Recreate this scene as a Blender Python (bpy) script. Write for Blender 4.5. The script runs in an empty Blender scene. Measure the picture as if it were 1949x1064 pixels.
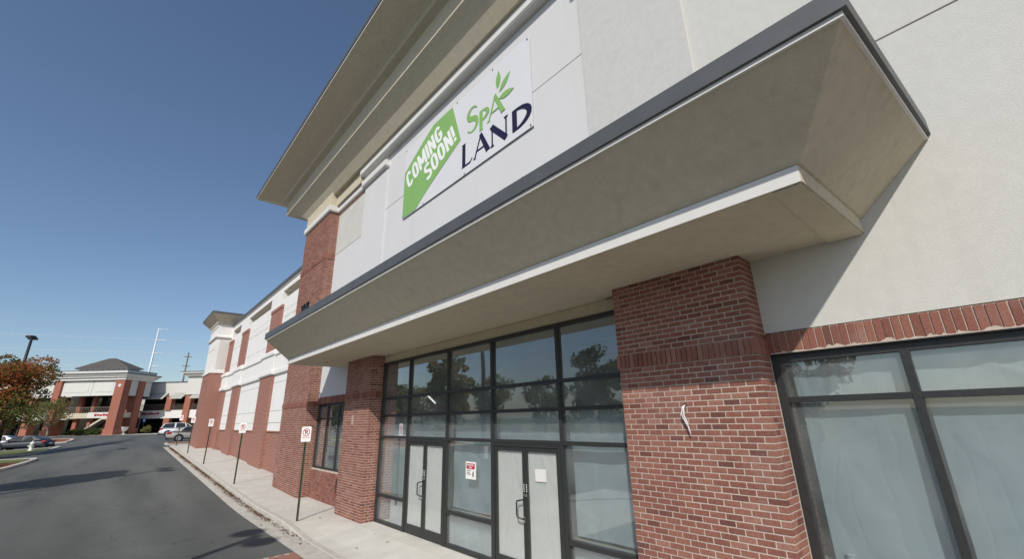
import bpy, bmesh, math, random
import numpy as np
from mathutils import Vector, Matrix
R = math.radians
S = bpy.context.scene
COL = S.collection
rnd = random.Random(11)

# ------------------------------------------------------------------ camera, sky, sun, exposure
CAM_Z = 2.55
cd = bpy.data.cameras.new('camera'); cam = bpy.data.objects.new('camera', cd); COL.objects.link(cam)
cd.sensor_fit = 'HORIZONTAL'; cd.sensor_width = 36.0
cd.lens = 36.0 * 809.9 / 1949.0
cd.clip_start = 0.05; cd.clip_end = 6000
_p, _r, _y = R(17.981), R(-1.373), R(48.007)
fwd = Vector((-math.sin(_y) * math.cos(_p), math.cos(_y) * math.cos(_p), math.sin(_p)))
right = Vector((math.cos(_y), math.sin(_y), 0)); up = right.cross(fwd)
r2 = right * math.cos(_r) + up * math.sin(_r); u2 = -right * math.sin(_r) + up * math.cos(_r)
m = Matrix((r2, u2, -fwd)).transposed().to_4x4(); m.translation = (0, 0, CAM_Z)
cam.matrix_world = m
S.camera = cam

SUN_DIR = Vector((-0.734, 0.935, -1.0)).normalized()          # the way the light travels
SUN_EL = math.asin(-SUN_DIR.z)
SUN_AZ = math.atan2(-SUN_DIR.x, -SUN_DIR.y)                   # clockwise from +Y
w = bpy.data.worlds.new('World'); S.world = w; w.use_nodes = True
nt = w.node_tree; nt.nodes.clear()
sky = nt.nodes.new('ShaderNodeTexSky'); sky.sky_type = 'NISHITA'; sky.sun_disc = False
sky.sun_elevation = SUN_EL; sky.sun_rotation = SUN_AZ; sky.altitude = 300
sky.air_density = 1.0; sky.dust_density = 1.3; sky.ozone_density = 2.6
bg = nt.nodes.new('ShaderNodeBackground'); bg.inputs[1].default_value = 0.118
wo = nt.nodes.new('ShaderNodeOutputWorld')
nt.links.new(sky.outputs[0], bg.inputs[0]); nt.links.new(bg.outputs[0], wo.inputs[0])
sl = bpy.data.lights.new('sun', 'SUN'); sl.energy = 3.9; sl.angle = R(0.55); sl.color = (1.0, 0.945, 0.87)
so = bpy.data.objects.new('sun', sl); COL.objects.link(so)
so.rotation_euler = SUN_DIR.to_track_quat('-Z', 'Y').to_euler(); so.location = (20, -30, 40)
S.view_settings.view_transform = 'Standard'; S.view_settings.look = 'None'
S.view_settings.exposure = 0.0; S.view_settings.gamma = 1.0; S.view_settings.use_curve_mapping = False
S.cycles.use_denoising = True
S.cycles.max_bounces = 8; S.cycles.diffuse_bounces = 4; S.cycles.glossy_bounces = 4
S.cycles.transparent_max_bounces = 16
S.cycles.sample_clamp_indirect = 6.0

# ------------------------------------------------------------------ materials
MATS = {}
def mat(name, col, rough=0.8, metal=0.0, spec=0.35, noise=0.0, nscale=3.0, bump=0.0, bscale=40.0, bdist=0.01,
        stain=0.0, stain_col=None, sscale=0.6, emit=None, estr=0.0, fine=0.0, streak=0.0, streak_col=None, crease=0.0):
    mt = bpy.data.materials.new(name); mt.use_nodes = True
    n = mt.node_tree; L = n.links.new
    b = n.nodes['Principled BSDF']
    b.inputs['Roughness'].default_value = rough; b.inputs['Metallic'].default_value = metal
    b.inputs['Specular IOR Level'].default_value = spec
    c = (*col, 1)
    b.inputs['Base Color'].default_value = c
    src = None
    geo = n.nodes.new('ShaderNodeNewGeometry')
    if noise > 0:
        t = n.nodes.new('ShaderNodeTexNoise'); t.inputs['Scale'].default_value = nscale; t.inputs['Detail'].default_value = 6
        L(geo.outputs['Position'], t.inputs['Vector'])
        cr = n.nodes.new('ShaderNodeValToRGB'); cr.color_ramp.elements[0].position = 0.3; cr.color_ramp.elements[1].position = 0.7
        cr.color_ramp.elements[0].color = (*[max(0, x * (1 - noise)) for x in col], 1)
        cr.color_ramp.elements[1].color = (*[min(1, x * (1 + noise * 0.6)) for x in col], 1)
        L(t.outputs['Fac'], cr.inputs['Fac']); src = cr.outputs['Color']
    if fine > 0:
        t = n.nodes.new('ShaderNodeTexNoise'); t.inputs['Scale'].default_value = 160; t.inputs['Detail'].default_value = 3
        L(geo.outputs['Position'], t.inputs['Vector'])
        mp = n.nodes.new('ShaderNodeMapRange'); mp.inputs['From Min'].default_value = 0.3; mp.inputs['From Max'].default_value = 0.7
        mp.inputs['To Min'].default_value = 1 - fine; mp.inputs['To Max'].default_value = 1 + fine
        L(t.outputs['Fac'], mp.inputs['Value'])
        mx = n.nodes.new('ShaderNodeMix'); mx.data_type = 'RGBA'; mx.blend_type = 'MULTIPLY'; mx.inputs['Factor'].default_value = 1
        if src is None: mx.inputs[6].default_value = c
        else: L(src, mx.inputs[6])
        L(mp.outputs['Result'], mx.inputs[7]); src = mx.outputs[2]
    if stain > 0:
        t = n.nodes.new('ShaderNodeTexNoise'); t.inputs['Scale'].default_value = sscale; t.inputs['Detail'].default_value = 8
        t.inputs['Roughness'].default_value = 0.65
        L(geo.outputs['Position'], t.inputs['Vector'])
        mp = n.nodes.new('ShaderNodeMapRange'); mp.inputs['From Min'].default_value = 0.52; mp.inputs['From Max'].default_value = 0.72
        mp.inputs['To Max'].default_value = stain
        L(t.outputs['Fac'], mp.inputs['Value'])
        mx = n.nodes.new('ShaderNodeMix'); mx.data_type = 'RGBA'
        L(mp.outputs['Result'], mx.inputs['Factor'])
        if src is None: mx.inputs[6].default_value = c
        else: L(src, mx.inputs[6])
        mx.inputs[7].default_value = (*(stain_col or [x * 0.6 for x in col]), 1); src = mx.outputs[2]
    if streak > 0:
        ma = n.nodes.new('ShaderNodeMapping'); ma.inputs['Scale'].default_value = (5.5, 5.5, 0.45); L(geo.outputs['Position'], ma.inputs['Vector'])
        t = n.nodes.new('ShaderNodeTexNoise'); t.inputs['Scale'].default_value = 1.0; t.inputs['Detail'].default_value = 7; t.inputs['Roughness'].default_value = 0.6
        L(ma.outputs[0], t.inputs['Vector'])
        mp = n.nodes.new('ShaderNodeMapRange'); mp.inputs['From Min'].default_value = 0.54; mp.inputs['From Max'].default_value = 0.76
        mp.inputs['To Max'].default_value = streak; L(t.outputs['Fac'], mp.inputs['Value'])
        mx = n.nodes.new('ShaderNodeMix'); mx.data_type = 'RGBA'; L(mp.outputs['Result'], mx.inputs['Factor'])
        if src is None: mx.inputs[6].default_value = c
        else: L(src, mx.inputs[6])
        mx.inputs[7].default_value = (*(streak_col or [x * 0.6 for x in col]), 1); src = mx.outputs[2]
    if src is not None: L(src, b.inputs['Base Color'])
    if bump > 0:
        t = n.nodes.new('ShaderNodeTexNoise'); t.inputs['Scale'].default_value = bscale; t.inputs['Detail'].default_value = 5
        L(geo.outputs['Position'], t.inputs['Vector'])
        bp = n.nodes.new('ShaderNodeBump'); bp.inputs['Strength'].default_value = bump; bp.inputs['Distance'].default_value = bdist
        L(t.outputs['Fac'], bp.inputs['Height']); L(bp.outputs['Normal'], b.inputs['Normal'])
        if crease > 0:
            dn = n.nodes.new('ShaderNodeTexNoise'); dn.inputs['Scale'].default_value = 2.2; dn.inputs['Detail'].default_value = 3; L(geo.outputs['Position'], dn.inputs['Vector'])
            av = n.nodes.new('ShaderNodeVectorMath'); av.operation = 'MULTIPLY_ADD'; av.inputs[1].default_value = (0.14, 0.14, 0.14)
            L(dn.outputs['Color'], av.inputs[0]); L(geo.outputs['Position'], av.inputs[2])
            ma = n.nodes.new('ShaderNodeMapping'); ma.inputs['Scale'].default_value = (3.2, 3.2, 0.55); L(av.outputs[0], ma.inputs['Vector'])
            vo = n.nodes.new('ShaderNodeTexVoronoi'); vo.feature = 'DISTANCE_TO_EDGE'; vo.inputs['Scale'].default_value = 1.0; L(ma.outputs[0], vo.inputs['Vector'])
            mr = n.nodes.new('ShaderNodeMapRange'); mr.interpolation_type = 'SMOOTHSTEP'; mr.inputs['From Max'].default_value = 0.07; L(vo.outputs['Distance'], mr.inputs['Value'])
            b2 = n.nodes.new('ShaderNodeBump'); b2.inputs['Strength'].default_value = crease; b2.inputs['Distance'].default_value = 0.05
            L(mr.outputs['Result'], b2.inputs['Height']); L(bp.outputs['Normal'], b2.inputs['Normal']); L(b2.outputs['Normal'], b.inputs['Normal'])
    if emit:
        b.inputs['Emission Color'].default_value = (*emit, 1); b.inputs['Emission Strength'].default_value = estr
    MATS[name] = mt
    return mt

mat('stucco', (0.565, 0.56, 0.525), 0.92, streak=0.30, streak_col=(0.47, 0.46, 0.42), noise=0.035, nscale=9.0, bump=0.45, bscale=70, bdist=0.006, stain=0.4, stain_col=(0.50, 0.495, 0.46), sscale=2.2, fine=0.06)
mat('stucco_bright', (0.75, 0.74, 0.715), 0.88, streak=0.12, streak_col=(0.60, 0.58, 0.54), noise=0.03, nscale=1.0, bump=0.25, bscale=50, bdist=0.005)
mat('stucco_smooth', (0.60, 0.60, 0.605), 0.85, streak=0.16, streak_col=(0.50, 0.49, 0.47), noise=0.025, nscale=1.0, bump=0.25, bscale=60, bdist=0.004, stain=0.05, sscale=2.0)
mat('stucco_pilaster', (0.53, 0.53, 0.515), 0.92, noise=0.05, nscale=9.0, bump=0.45, bscale=60, bdist=0.006, stain=0.4, stain_col=(0.46, 0.46, 0.44), sscale=4.0, fine=0.04)
mat('stucco_dirty', (0.54, 0.535, 0.50), 0.9, noise=0.06, nscale=2.0, bump=0.3, bscale=40, stain=0.35, stain_col=(0.47, 0.36, 0.29), sscale=2.2)
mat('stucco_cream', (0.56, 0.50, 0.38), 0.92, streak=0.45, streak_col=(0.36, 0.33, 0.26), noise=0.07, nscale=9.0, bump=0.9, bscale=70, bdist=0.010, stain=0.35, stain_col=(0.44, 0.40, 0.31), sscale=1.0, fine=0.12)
mat('trim_white', (0.66, 0.65, 0.62), 0.85, noise=0.05, nscale=4, bump=0.3, bscale=60, bdist=0.004)
mat('cap_metal', (0.098, 0.102, 0.105), 0.5, metal=0.15, spec=0.5, noise=0.12, nscale=3)
mat('frame_metal', (0.030, 0.031, 0.031), 0.45, metal=0.1, spec=0.5, noise=0.2, nscale=20)
mat('joint_dark', (0.30, 0.26, 0.20), 0.9)
mat('mortar', (0.49, 0.42, 0.355), 0.95, noise=0.12, nscale=25, bump=0.3, bscale=120, bdist=0.003)
mat('paper', (0.82, 0.82, 0.80), 0.6, crease=0.10, noise=0.06, nscale=2.5, bump=0.22, bscale=5, bdist=0.03, stain=0.25, stain_col=(0.70, 0.70, 0.68), sscale=3.0)
mat('sheet_white', (0.80, 0.79, 0.77), 0.7, bump=0.25, bscale=6, bdist=0.012, crease=0.16)
mat('room_grey', (0.78, 0.79, 0.74), 0.9, noise=0.15, nscale=1.0)
mat('room_floor', (0.30, 0.29, 0.27), 0.8, noise=0.15, nscale=2.0)
mat('concrete', (0.53, 0.515, 0.465), 0.92, noise=0.10, nscale=1.6, bump=0.3, bscale=90, bdist=0.004, stain=0.3, stain_col=(0.36, 0.335, 0.30), sscale=1.2, fine=0.06)
mat('kerb', (0.47, 0.45, 0.40), 0.92, noise=0.14, nscale=5, bump=0.4, bscale=60, bdist=0.006, stain=0.4, stain_col=(0.30, 0.27, 0.22), sscale=3, fine=0.08)
mat('paver', (0.30, 0.15, 0.11), 0.9, noise=0.2, nscale=8, bump=0.4, bscale=60, bdist=0.005)
mat('grass', (0.13, 0.15, 0.045), 0.95, noise=0.4, nscale=6, bump=0.8, bscale=60, bdist=0.03, stain=0.5, stain_col=(0.22, 0.19, 0.08), sscale=1.5)
mat('field', (0.10, 0.12, 0.05), 0.95, noise=0.4, nscale=0.2)
mat('mulch', (0.25, 0.075, 0.04), 0.95, noise=0.35, nscale=14, bump=1.0, bscale=50, bdist=0.03)
mat('bark', (0.13, 0.105, 0.085), 0.95, noise=0.3, nscale=10, bump=0.8, bscale=30, bdist=0.02)
mat('bark_pale', (0.32, 0.27, 0.22), 0.9, noise=0.25, nscale=8, bump=0.5, bscale=30)
mat('post_green', (0.055, 0.075, 0.04), 0.6, noise=0.2, nscale=10)
mat('sign_face', (0.78, 0.78, 0.76), 0.5)
mat('sign_red', (0.42, 0.03, 0.05), 0.5)
mat('sign_black', (0.025, 0.02, 0.025), 0.5)
mat('banner_white', (0.65, 0.655, 0.68), 0.6, noise=0.02, nscale=1.0, bump=0.2, bscale=3, bdist=0.02)
mat('banner_green', (0.22, 0.42, 0.13), 0.6, noise=0.03, nscale=2.0)
mat('banner_navy', (0.012, 0.010, 0.045), 0.55)
mat('banner_text', (0.80, 0.81, 0.80), 0.6)
mat('digit_black', (0.012, 0.012, 0.015), 0.5)
mat('steel_white', (0.62, 0.64, 0.66), 0.5, metal=0.2)
mat('wood_pole', (0.16, 0.13, 0.11), 0.9, noise=0.2, nscale=2)
mat('lamp_metal', (0.035, 0.038, 0.045), 0.45, metal=0.3)
mat('wire_white', (0.7, 0.7, 0.7), 0.5)
mat('cable', (0.8, 0.82, 0.85), 0.6)
mat('sign_blue', (0.03, 0.12, 0.42), 0.5)
mat('hydrant_white', (0.72, 0.71, 0.67), 0.55, noise=0.1, nscale=8)
mat('tyre', (0.012, 0.012, 0.012), 0.85)
mat('rim', (0.45, 0.46, 0.48), 0.35, metal=0.8)
mat('car_glass', (0.012, 0.016, 0.018), 0.06, spec=0.8)
mat('tail_red', (0.35, 0.012, 0.012), 0.25, spec=0.6)
mat('head_clear', (0.62, 0.64, 0.66), 0.15, spec=0.8)
mat('plate_white', (0.75, 0.76, 0.78), 0.5)
mat('black_plastic', (0.015, 0.015, 0.016), 0.6)
mat('dark_glass', (0.010, 0.014, 0.014), 0.08, spec=0.6)
mat('roof_shingle', (0.085, 0.078, 0.072), 0.9, noise=0.2, nscale=3, bump=0.4, bscale=10)
mat('awning_cloth', (0.36, 0.355, 0.32), 0.9, noise=0.06, nscale=2)
mat('panel_grey', (0.62, 0.61, 0.58), 0.9, noise=0.04, nscale=1)
mat('rail_brown', (0.20, 0.16, 0.13), 0.6)
mat('roof_membrane', (0.35, 0.35, 0.34), 0.9)
mat('tube_lamp', (0.9, 0.9, 0.85), 0.5, emit=(1.0, 0.97, 0.88), estr=2.5)
mat('steel', (0.5, 0.5, 0.5), 0.3, metal=0.9)
mat('brick_stain', (0.42, 0.30, 0.25), 0.9)

for nm_, am_ in (('paper', 0.28), ('sheet_white', 0.2)):
    n_ = MATS[nm_].node_tree; pb_ = n_.nodes['Principled BSDF']; tl_ = n_.nodes.new('ShaderNodeBsdfTranslucent'); tl_.inputs['Color'].default_value = (0.8, 0.79, 0.75, 1)
    ms_ = n_.nodes.new('ShaderNodeMixShader'); ms_.inputs[0].default_value = am_
    n_.links.new(pb_.outputs[0], ms_.inputs[1]); n_.links.new(tl_.outputs[0], ms_.inputs[2]); n_.links.new(ms_.outputs[0], n_.nodes['Material Output'].inputs[0])
def car_paint(name, col, metal=0.3):
    mt = mat(name, col, 0.32, metal=metal, spec=0.5)
    b = mt.node_tree.nodes['Principled BSDF']; b.inputs['Coat Weight'].default_value = 0.25; b.inputs['Coat Roughness'].default_value = 0.05
car_paint('paint_dark', (0.022, 0.030, 0.042), 0.0); MATS['paint_dark'].node_tree.nodes['Principled BSDF'].inputs['Coat Weight'].default_value = 0.0; MATS['paint_dark'].node_tree.nodes['Principled BSDF'].inputs['Roughness'].default_value = 0.5; car_paint('paint_silver', (0.42, 0.40, 0.37), 0.5); car_paint('paint_white', (0.72, 0.72, 0.74), 0.0)

def leaf_mat(name, cols):
    mt = bpy.data.materials.new(name); mt.use_nodes = True; n = mt.node_tree; L = n.links.new
    b = n.nodes['Principled BSDF']; b.inputs['Roughness'].default_value = 0.65; b.inputs['Specular IOR Level'].default_value = 0.25
    at = n.nodes.new('ShaderNodeAttribute'); at.attribute_name = 'tint'
    cr = n.nodes.new('ShaderNodeValToRGB'); e = cr.color_ramp.elements
    while len(e) < len(cols): e.new(0.5)
    for i, c in enumerate(cols):
        e[i].position = i / (len(cols) - 1); e[i].color = (*c, 1)
    L(at.outputs['Fac'], cr.inputs['Fac']); L(cr.outputs['Color'], b.inputs['Base Color'])
    tr = n.nodes.new('ShaderNodeBsdfTranslucent'); L(cr.outputs['Color'], tr.inputs['Color'])
    mx = n.nodes.new('ShaderNodeMixShader'); mx.inputs[0].default_value = 0.45
    L(b.outputs[0], mx.inputs[1]); L(tr.outputs[0], mx.inputs[2]); L(mx.outputs[0], n.nodes['Material Output'].inputs[0])
    MATS[name] = mt
leaf_mat('leaf_maple', [(0.07, 0.10, 0.025), (0.14, 0.15, 0.04), (0.33, 0.15, 0.045), (0.40, 0.11, 0.045), (0.30, 0.05, 0.035)])
leaf_mat('leaf_green', [(0.04, 0.07, 0.02), (0.075, 0.115, 0.03), (0.12, 0.15, 0.045), (0.17, 0.18, 0.06)])
leaf_mat('leaf_olive', [(0.11, 0.13, 0.04), (0.20, 0.21, 0.07), (0.26, 0.24, 0.09), (0.27, 0.19, 0.08)])
leaf_mat('leaf_dry', [(0.10, 0.045, 0.02), (0.18, 0.085, 0.035), (0.24, 0.13, 0.06), (0.12, 0.07, 0.04)])

def glass_mat(name, tint, refl=1.0):
    refl *= 1.7      # both faces of the pane
    mt = bpy.data.materials.new(name); mt.use_nodes = True; n = mt.node_tree; L = n.links.new
    n.nodes.remove(n.nodes['Principled BSDF'])
    fr = n.nodes.new('ShaderNodeFresnel'); fr.inputs['IOR'].default_value = 1.52
    mu = n.nodes.new('ShaderNodeMath'); mu.operation = 'MULTIPLY'; mu.inputs[1].default_value = refl; mu.use_clamp = True
    tr = n.nodes.new('ShaderNodeBsdfTransparent'); tr.inputs['Color'].default_value = (*tint, 1)
    gl = n.nodes.new('ShaderNodeBsdfGlossy'); gl.inputs['Roughness'].default_value = 0.012; gl.inputs['Color'].default_value = (0.95, 0.98, 1, 1)
    nz = n.nodes.new('ShaderNodeTexNoise'); nz.inputs['Scale'].default_value = 0.9
    bp = n.nodes.new('ShaderNodeBump'); bp.inputs['Strength'].default_value = 0.04; bp.inputs['Distance'].default_value = 0.05
    L(nz.outputs['Fac'], bp.inputs['Height']); L(bp.outputs['Normal'], gl.inputs['Normal'])
    mx = n.nodes.new('ShaderNodeMixShader')
    ge = n.nodes.new('ShaderNodeNewGeometry'); inv = n.nodes.new('ShaderNodeMath'); inv.operation = 'SUBTRACT'; inv.inputs[0].default_value = 1.0
    L(ge.outputs['Backfacing'], inv.inputs[1]); m3 = n.nodes.new('ShaderNodeMath'); m3.operation = 'MULTIPLY'   # reflect at the entry face only
    L(fr.outputs[0], mu.inputs[0]); L(mu.outputs[0], m3.inputs[0]); L(inv.outputs[0], m3.inputs[1]); L(m3.outputs[0], mx.inputs[0]); L(tr.outputs[0], mx.inputs[1]); L(gl.outputs[0], mx.inputs[2])
    du = n.nodes.new('ShaderNodeBsdfDiffuse'); du.inputs['Color'].default_value = (0.62, 0.63, 0.60, 1)      # painted haze, mixed in to lift the dark panes
    dz_ = n.nodes.new('ShaderNodeTexNoise'); dz_.inputs['Scale'].default_value = 1.7; dz_.inputs['Detail'].default_value = 6; L(ge.outputs['Position'], dz_.inputs['Vector'])
    dm = n.nodes.new('ShaderNodeMapRange'); dm.inputs['From Min'].default_value = 0.3; dm.inputs['From Max'].default_value = 0.75; dm.inputs['To Min'].default_value = 0.04; dm.inputs['To Max'].default_value = 0.13; L(dz_.outputs['Fac'], dm.inputs['Value'])
    md = n.nodes.new('ShaderNodeMixShader'); L(dm.outputs['Result'], md.inputs[0]); L(mx.outputs[0], md.inputs[1]); L(du.outputs[0], md.inputs[2])
    L(md.outputs[0], n.nodes['Material Output'].inputs[0])
    MATS[name] = mt
glass_mat('glass', (0.80, 0.86, 0.88), 2.5)
glass_mat('glass_door', (0.92, 0.935, 0.93), 0.8)

def brick_obj_mat():
    mt = bpy.data.materials.new('brick'); mt.use_nodes = True; n = mt.node_tree; L = n.links.new
    b = n.nodes['Principled BSDF']; b.inputs['Roughness'].default_value = 0.88; b.inputs['Specular IOR Level'].default_value = 0.25
    oi = n.nodes.new('ShaderNodeObjectInfo'); ge = n.nodes.new('ShaderNodeNewGeometry')
    ad = n.nodes.new('ShaderNodeMath'); ad.operation = 'ADD'; L(oi.outputs['Random'], ad.inputs[0]); L(ge.outputs['Random Per Island'], ad.inputs[1])
    fc = n.nodes.new('ShaderNodeMath'); fc.operation = 'FRACT'; L(ad.outputs[0], fc.inputs[0])
    cr = n.nodes.new('ShaderNodeValToRGB'); e = cr.color_ramp.elements
    cols = [(0.0, (0.14, 0.06, 0.048)), (0.10, (0.205, 0.084, 0.063)), (0.5, (0.25, 0.104, 0.076)), (0.85, (0.275, 0.122, 0.088)), (1.0, (0.31, 0.155, 0.118))]
    while len(e) < len(cols): e.new(0.5)
    for i, (q, c) in enumerate(cols): e[i].position = q; e[i].color = (*c, 1)
    L(fc.outputs[0], cr.inputs['Fac'])
    nz = n.nodes.new('ShaderNodeTexNoise'); nz.inputs['Scale'].default_value = 55; nz.inputs['Detail'].default_value = 4; L(ge.outputs['Position'], nz.inputs['Vector'])
    mp = n.nodes.new('ShaderNodeMapRange'); mp.inputs['From Min'].default_value = 0.3; mp.inputs['From Max'].default_value = 0.7
    mp.inputs['To Min'].default_value = 0.78; mp.inputs['To Max'].default_value = 1.15; L(nz.outputs['Fac'], mp.inputs['Value'])
    mx = n.nodes.new('ShaderNodeMix'); mx.data_type = 'RGBA'; mx.blend_type = 'MULTIPLY'; mx.inputs['Factor'].default_value = 1
    L(cr.outputs['Color'], mx.inputs[6]); L(mp.outputs['Result'], mx.inputs[7])
    n2 = n.nodes.new('ShaderNodeTexNoise'); n2.inputs['Scale'].default_value = 1.6; n2.inputs['Detail'].default_value = 7; L(ge.outputs['Position'], n2.inputs['Vector'])
    m2 = n.nodes.new('ShaderNodeMapRange'); m2.inputs['From Min'].default_value = 0.56; m2.inputs['From Max'].default_value = 0.78; m2.inputs['To Max'].default_value = 0.35
    L(n2.outputs['Fac'], m2.inputs['Value'])
    mw = n.nodes.new('ShaderNodeMix'); mw.data_type = 'RGBA'; L(m2.outputs['Result'], mw.inputs['Factor']); L(mx.outputs[2], mw.inputs[6]); mw.inputs[7].default_value = (0.36, 0.26, 0.235, 1)
    L(mw.outputs[2], b.inputs['Base Color'])
    bp = n.nodes.new('ShaderNodeBump'); bp.inputs['Strength'].default_value = 0.5; bp.inputs['Distance'].default_value = 0.003
    L(nz.outputs['Fac'], bp.inputs['Height']); L(bp.outputs['Normal'], b.inputs['Normal'])
    MATS['brick'] = mt
brick_obj_mat()

def brick_far_mat(name, c1, c2, mortar, scale=1.0):
    mt = bpy.data.materials.new(name); mt.use_nodes = True; n = mt.node_tree; L = n.links.new
    b = n.nodes['Principled BSDF']; b.inputs['Roughness'].default_value = 0.9; b.inputs['Specular IOR Level'].default_value = 0.25
    ge = n.nodes.new('ShaderNodeNewGeometry'); sp = n.nodes.new('ShaderNodeSeparateXYZ'); L(ge.outputs['Position'], sp.inputs[0])
    ad = n.nodes.new('ShaderNodeMath'); L(sp.outputs['X'], ad.inputs[0]); L(sp.outputs['Y'], ad.inputs[1])
    cb = n.nodes.new('ShaderNodeCombineXYZ'); L(ad.outputs[0], cb.inputs['X']); L(sp.outputs['Z'], cb.inputs['Y'])
    br = n.nodes.new('ShaderNodeTexBrick'); br.inputs['Scale'].default_value = 1.0
    br.inputs['Brick Width'].default_value = 0.186 * scale; br.inputs['Row Height'].default_value = 0.0675 * scale
    br.inputs['Mortar Size'].default_value = 0.006 * scale; br.inputs['Color1'].default_value = (*c1, 1); br.inputs['Color2'].default_value = (*c2, 1)
    br.inputs['Mortar'].default_value = (*mortar, 1); L(cb.outputs[0], br.inputs['Vector'])
    L(br.outputs['Color'], b.inputs['Base Color'])
    bp = n.nodes.new('ShaderNodeBump'); bp.inputs['Strength'].default_value = 0.4; bp.inputs['Distance'].default_value = 0.006; bp.invert = True
    L(br.outputs['Fac'], bp.inputs['Height']); L(bp.outputs['Normal'], b.inputs['Normal'])
    MATS[name] = mt
brick_far_mat('brick_far', (0.29, 0.115, 0.085), (0.24, 0.085, 0.062), (0.46, 0.36, 0.30))
brick_far_mat('brick_distant', (0.33, 0.115, 0.075), (0.29, 0.10, 0.066), (0.36, 0.20, 0.15), 1.0)

def asphalt_mat():
    mt = bpy.data.materials.new('asphalt'); mt.use_nodes = True; n = mt.node_tree; L = n.links.new
    b = n.nodes['Principled BSDF']; b.inputs['Roughness'].default_value = 0.82; b.inputs['Specular IOR Level'].default_value = 0.3
    ge = n.nodes.new('ShaderNodeNewGeometry')
    mpn = n.nodes.new('ShaderNodeMapping'); mpn.inputs['Scale'].default_value = (0.10, 0.75, 1); L(ge.outputs['Position'], mpn.inputs['Vector'])
    a = n.nodes.new('ShaderNodeTexNoise'); a.inputs['Scale'].default_value = 1.0; a.inputs['Detail'].default_value = 6; L(mpn.outputs[0], a.inputs['Vector'])
    c = n.nodes.new('ShaderNodeValToRGB'); c.color_ramp.elements[0].position = 0.32; c.color_ramp.elements[1].position = 0.68
    c.color_ramp.elements[0].color = (0.072, 0.077, 0.072, 1); c.color_ramp.elements[1].color = (0.115, 0.12, 0.112, 1); L(a.outputs['Fac'], c.inputs['Fac'])
    f = n.nodes.new('ShaderNodeTexNoise'); f.inputs['Scale'].default_value = 130; f.inputs['Detail'].default_value = 2; L(ge.outputs['Position'], f.inputs['Vector'])
    mp = n.nodes.new('ShaderNodeMapRange'); mp.inputs['From Min'].default_value = 0.3; mp.inputs['From Max'].default_value = 0.7; mp.inputs['To Min'].default_value = 0.75; mp.inputs['To Max'].default_value = 1.3
    L(f.outputs['Fac'], mp.inputs['Value'])
    mx = n.nodes.new('ShaderNodeMix'); mx.data_type = 'RGBA'; mx.blend_type = 'MULTIPLY'; mx.inputs['Factor'].default_value = 1
    L(c.outputs['Color'], mx.inputs[6]); L(mp.outputs['Result'], mx.inputs[7])
    s = n.nodes.new('ShaderNodeTexNoise'); s.inputs['Scale'].default_value = 0.45; s.inputs['Detail'].default_value = 8; s.inputs['Roughness'].default_value = 0.7; L(ge.outputs['Position'], s.inputs['Vector'])
    ms = n.nodes.new('ShaderNodeMapRange'); ms.inputs['From Min'].default_value = 0.55; ms.inputs['From Max'].default_value = 0.72; ms.inputs['To Max'].default_value = 0.5; L(s.outputs['Fac'], ms.inputs['Value'])
    m2 = n.nodes.new('ShaderNodeMix'); m2.data_type = 'RGBA'; L(ms.outputs['Result'], m2.inputs['Factor']); L(mx.outputs[2], m2.inputs[6]); m2.inputs[7].default_value = (0.135, 0.138, 0.13, 1)
    ds = n.nodes.new('ShaderNodeTexNoise'); ds.inputs['Scale'].default_value = 0.8; ds.inputs['Detail'].default_value = 6; L(ge.outputs['Position'], ds.inputs['Vector'])
    av = n.nodes.new('ShaderNodeVectorMath'); av.operation = 'MULTIPLY_ADD'; av.inputs[1].default_value = (1.6, 1.6, 0); L(ds.outputs['Color'], av.inputs[0]); L(ge.outputs['Position'], av.inputs[2])
    vo = n.nodes.new('ShaderNodeTexVoronoi'); vo.feature = 'DISTANCE_TO_EDGE'; vo.inputs['Scale'].default_value = 0.17; L(av.outputs[0], vo.inputs['Vector'])
    ck = n.nodes.new('ShaderNodeMapRange'); ck.inputs['From Min'].default_value = 0.0012; ck.inputs['From Max'].default_value = 0.008; ck.inputs['To Min'].default_value = 0.28; ck.inputs['To Max'].default_value = 0.0; L(vo.outputs['Distance'], ck.inputs['Value'])
    m4 = n.nodes.new('ShaderNodeMix'); m4.data_type = 'RGBA'; L(ck.outputs['Result'], m4.inputs['Factor']); L(m2.outputs[2], m4.inputs[6]); m4.inputs[7].default_value = (0.025, 0.025, 0.024, 1)
    ol = n.nodes.new('ShaderNodeTexVoronoi'); ol.inputs['Scale'].default_value = 0.55; L(av.outputs[0], ol.inputs['Vector'])
    om = n.nodes.new('ShaderNodeMapRange'); om.inputs['From Min'].default_value = 0.05; om.inputs['From Max'].default_value = 0.17; om.inputs['To Min'].default_value = 0.35; om.inputs['To Max'].default_value = 0.0; L(ol.outputs['Distance'], om.inputs['Value'])
    m5 = n.nodes.new('ShaderNodeMix'); m5.data_type = 'RGBA'; L(om.outputs['Result'], m5.inputs['Factor']); L(m4.outputs[2], m5.inputs[6]); m5.inputs[7].default_value = (0.04, 0.04, 0.04, 1)
    L(m5.outputs[2], b.inputs['Base Color'])
    bp = n.nodes.new('ShaderNodeBump'); bp.inputs['Strength'].default_value = 0.5; bp.inputs['Distance'].default_value = 0.006
    L(f.outputs['Fac'], bp.inputs['Height']); L(bp.outputs['Normal'], b.inputs['Normal'])
    MATS['asphalt'] = mt
asphalt_mat()

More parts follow.
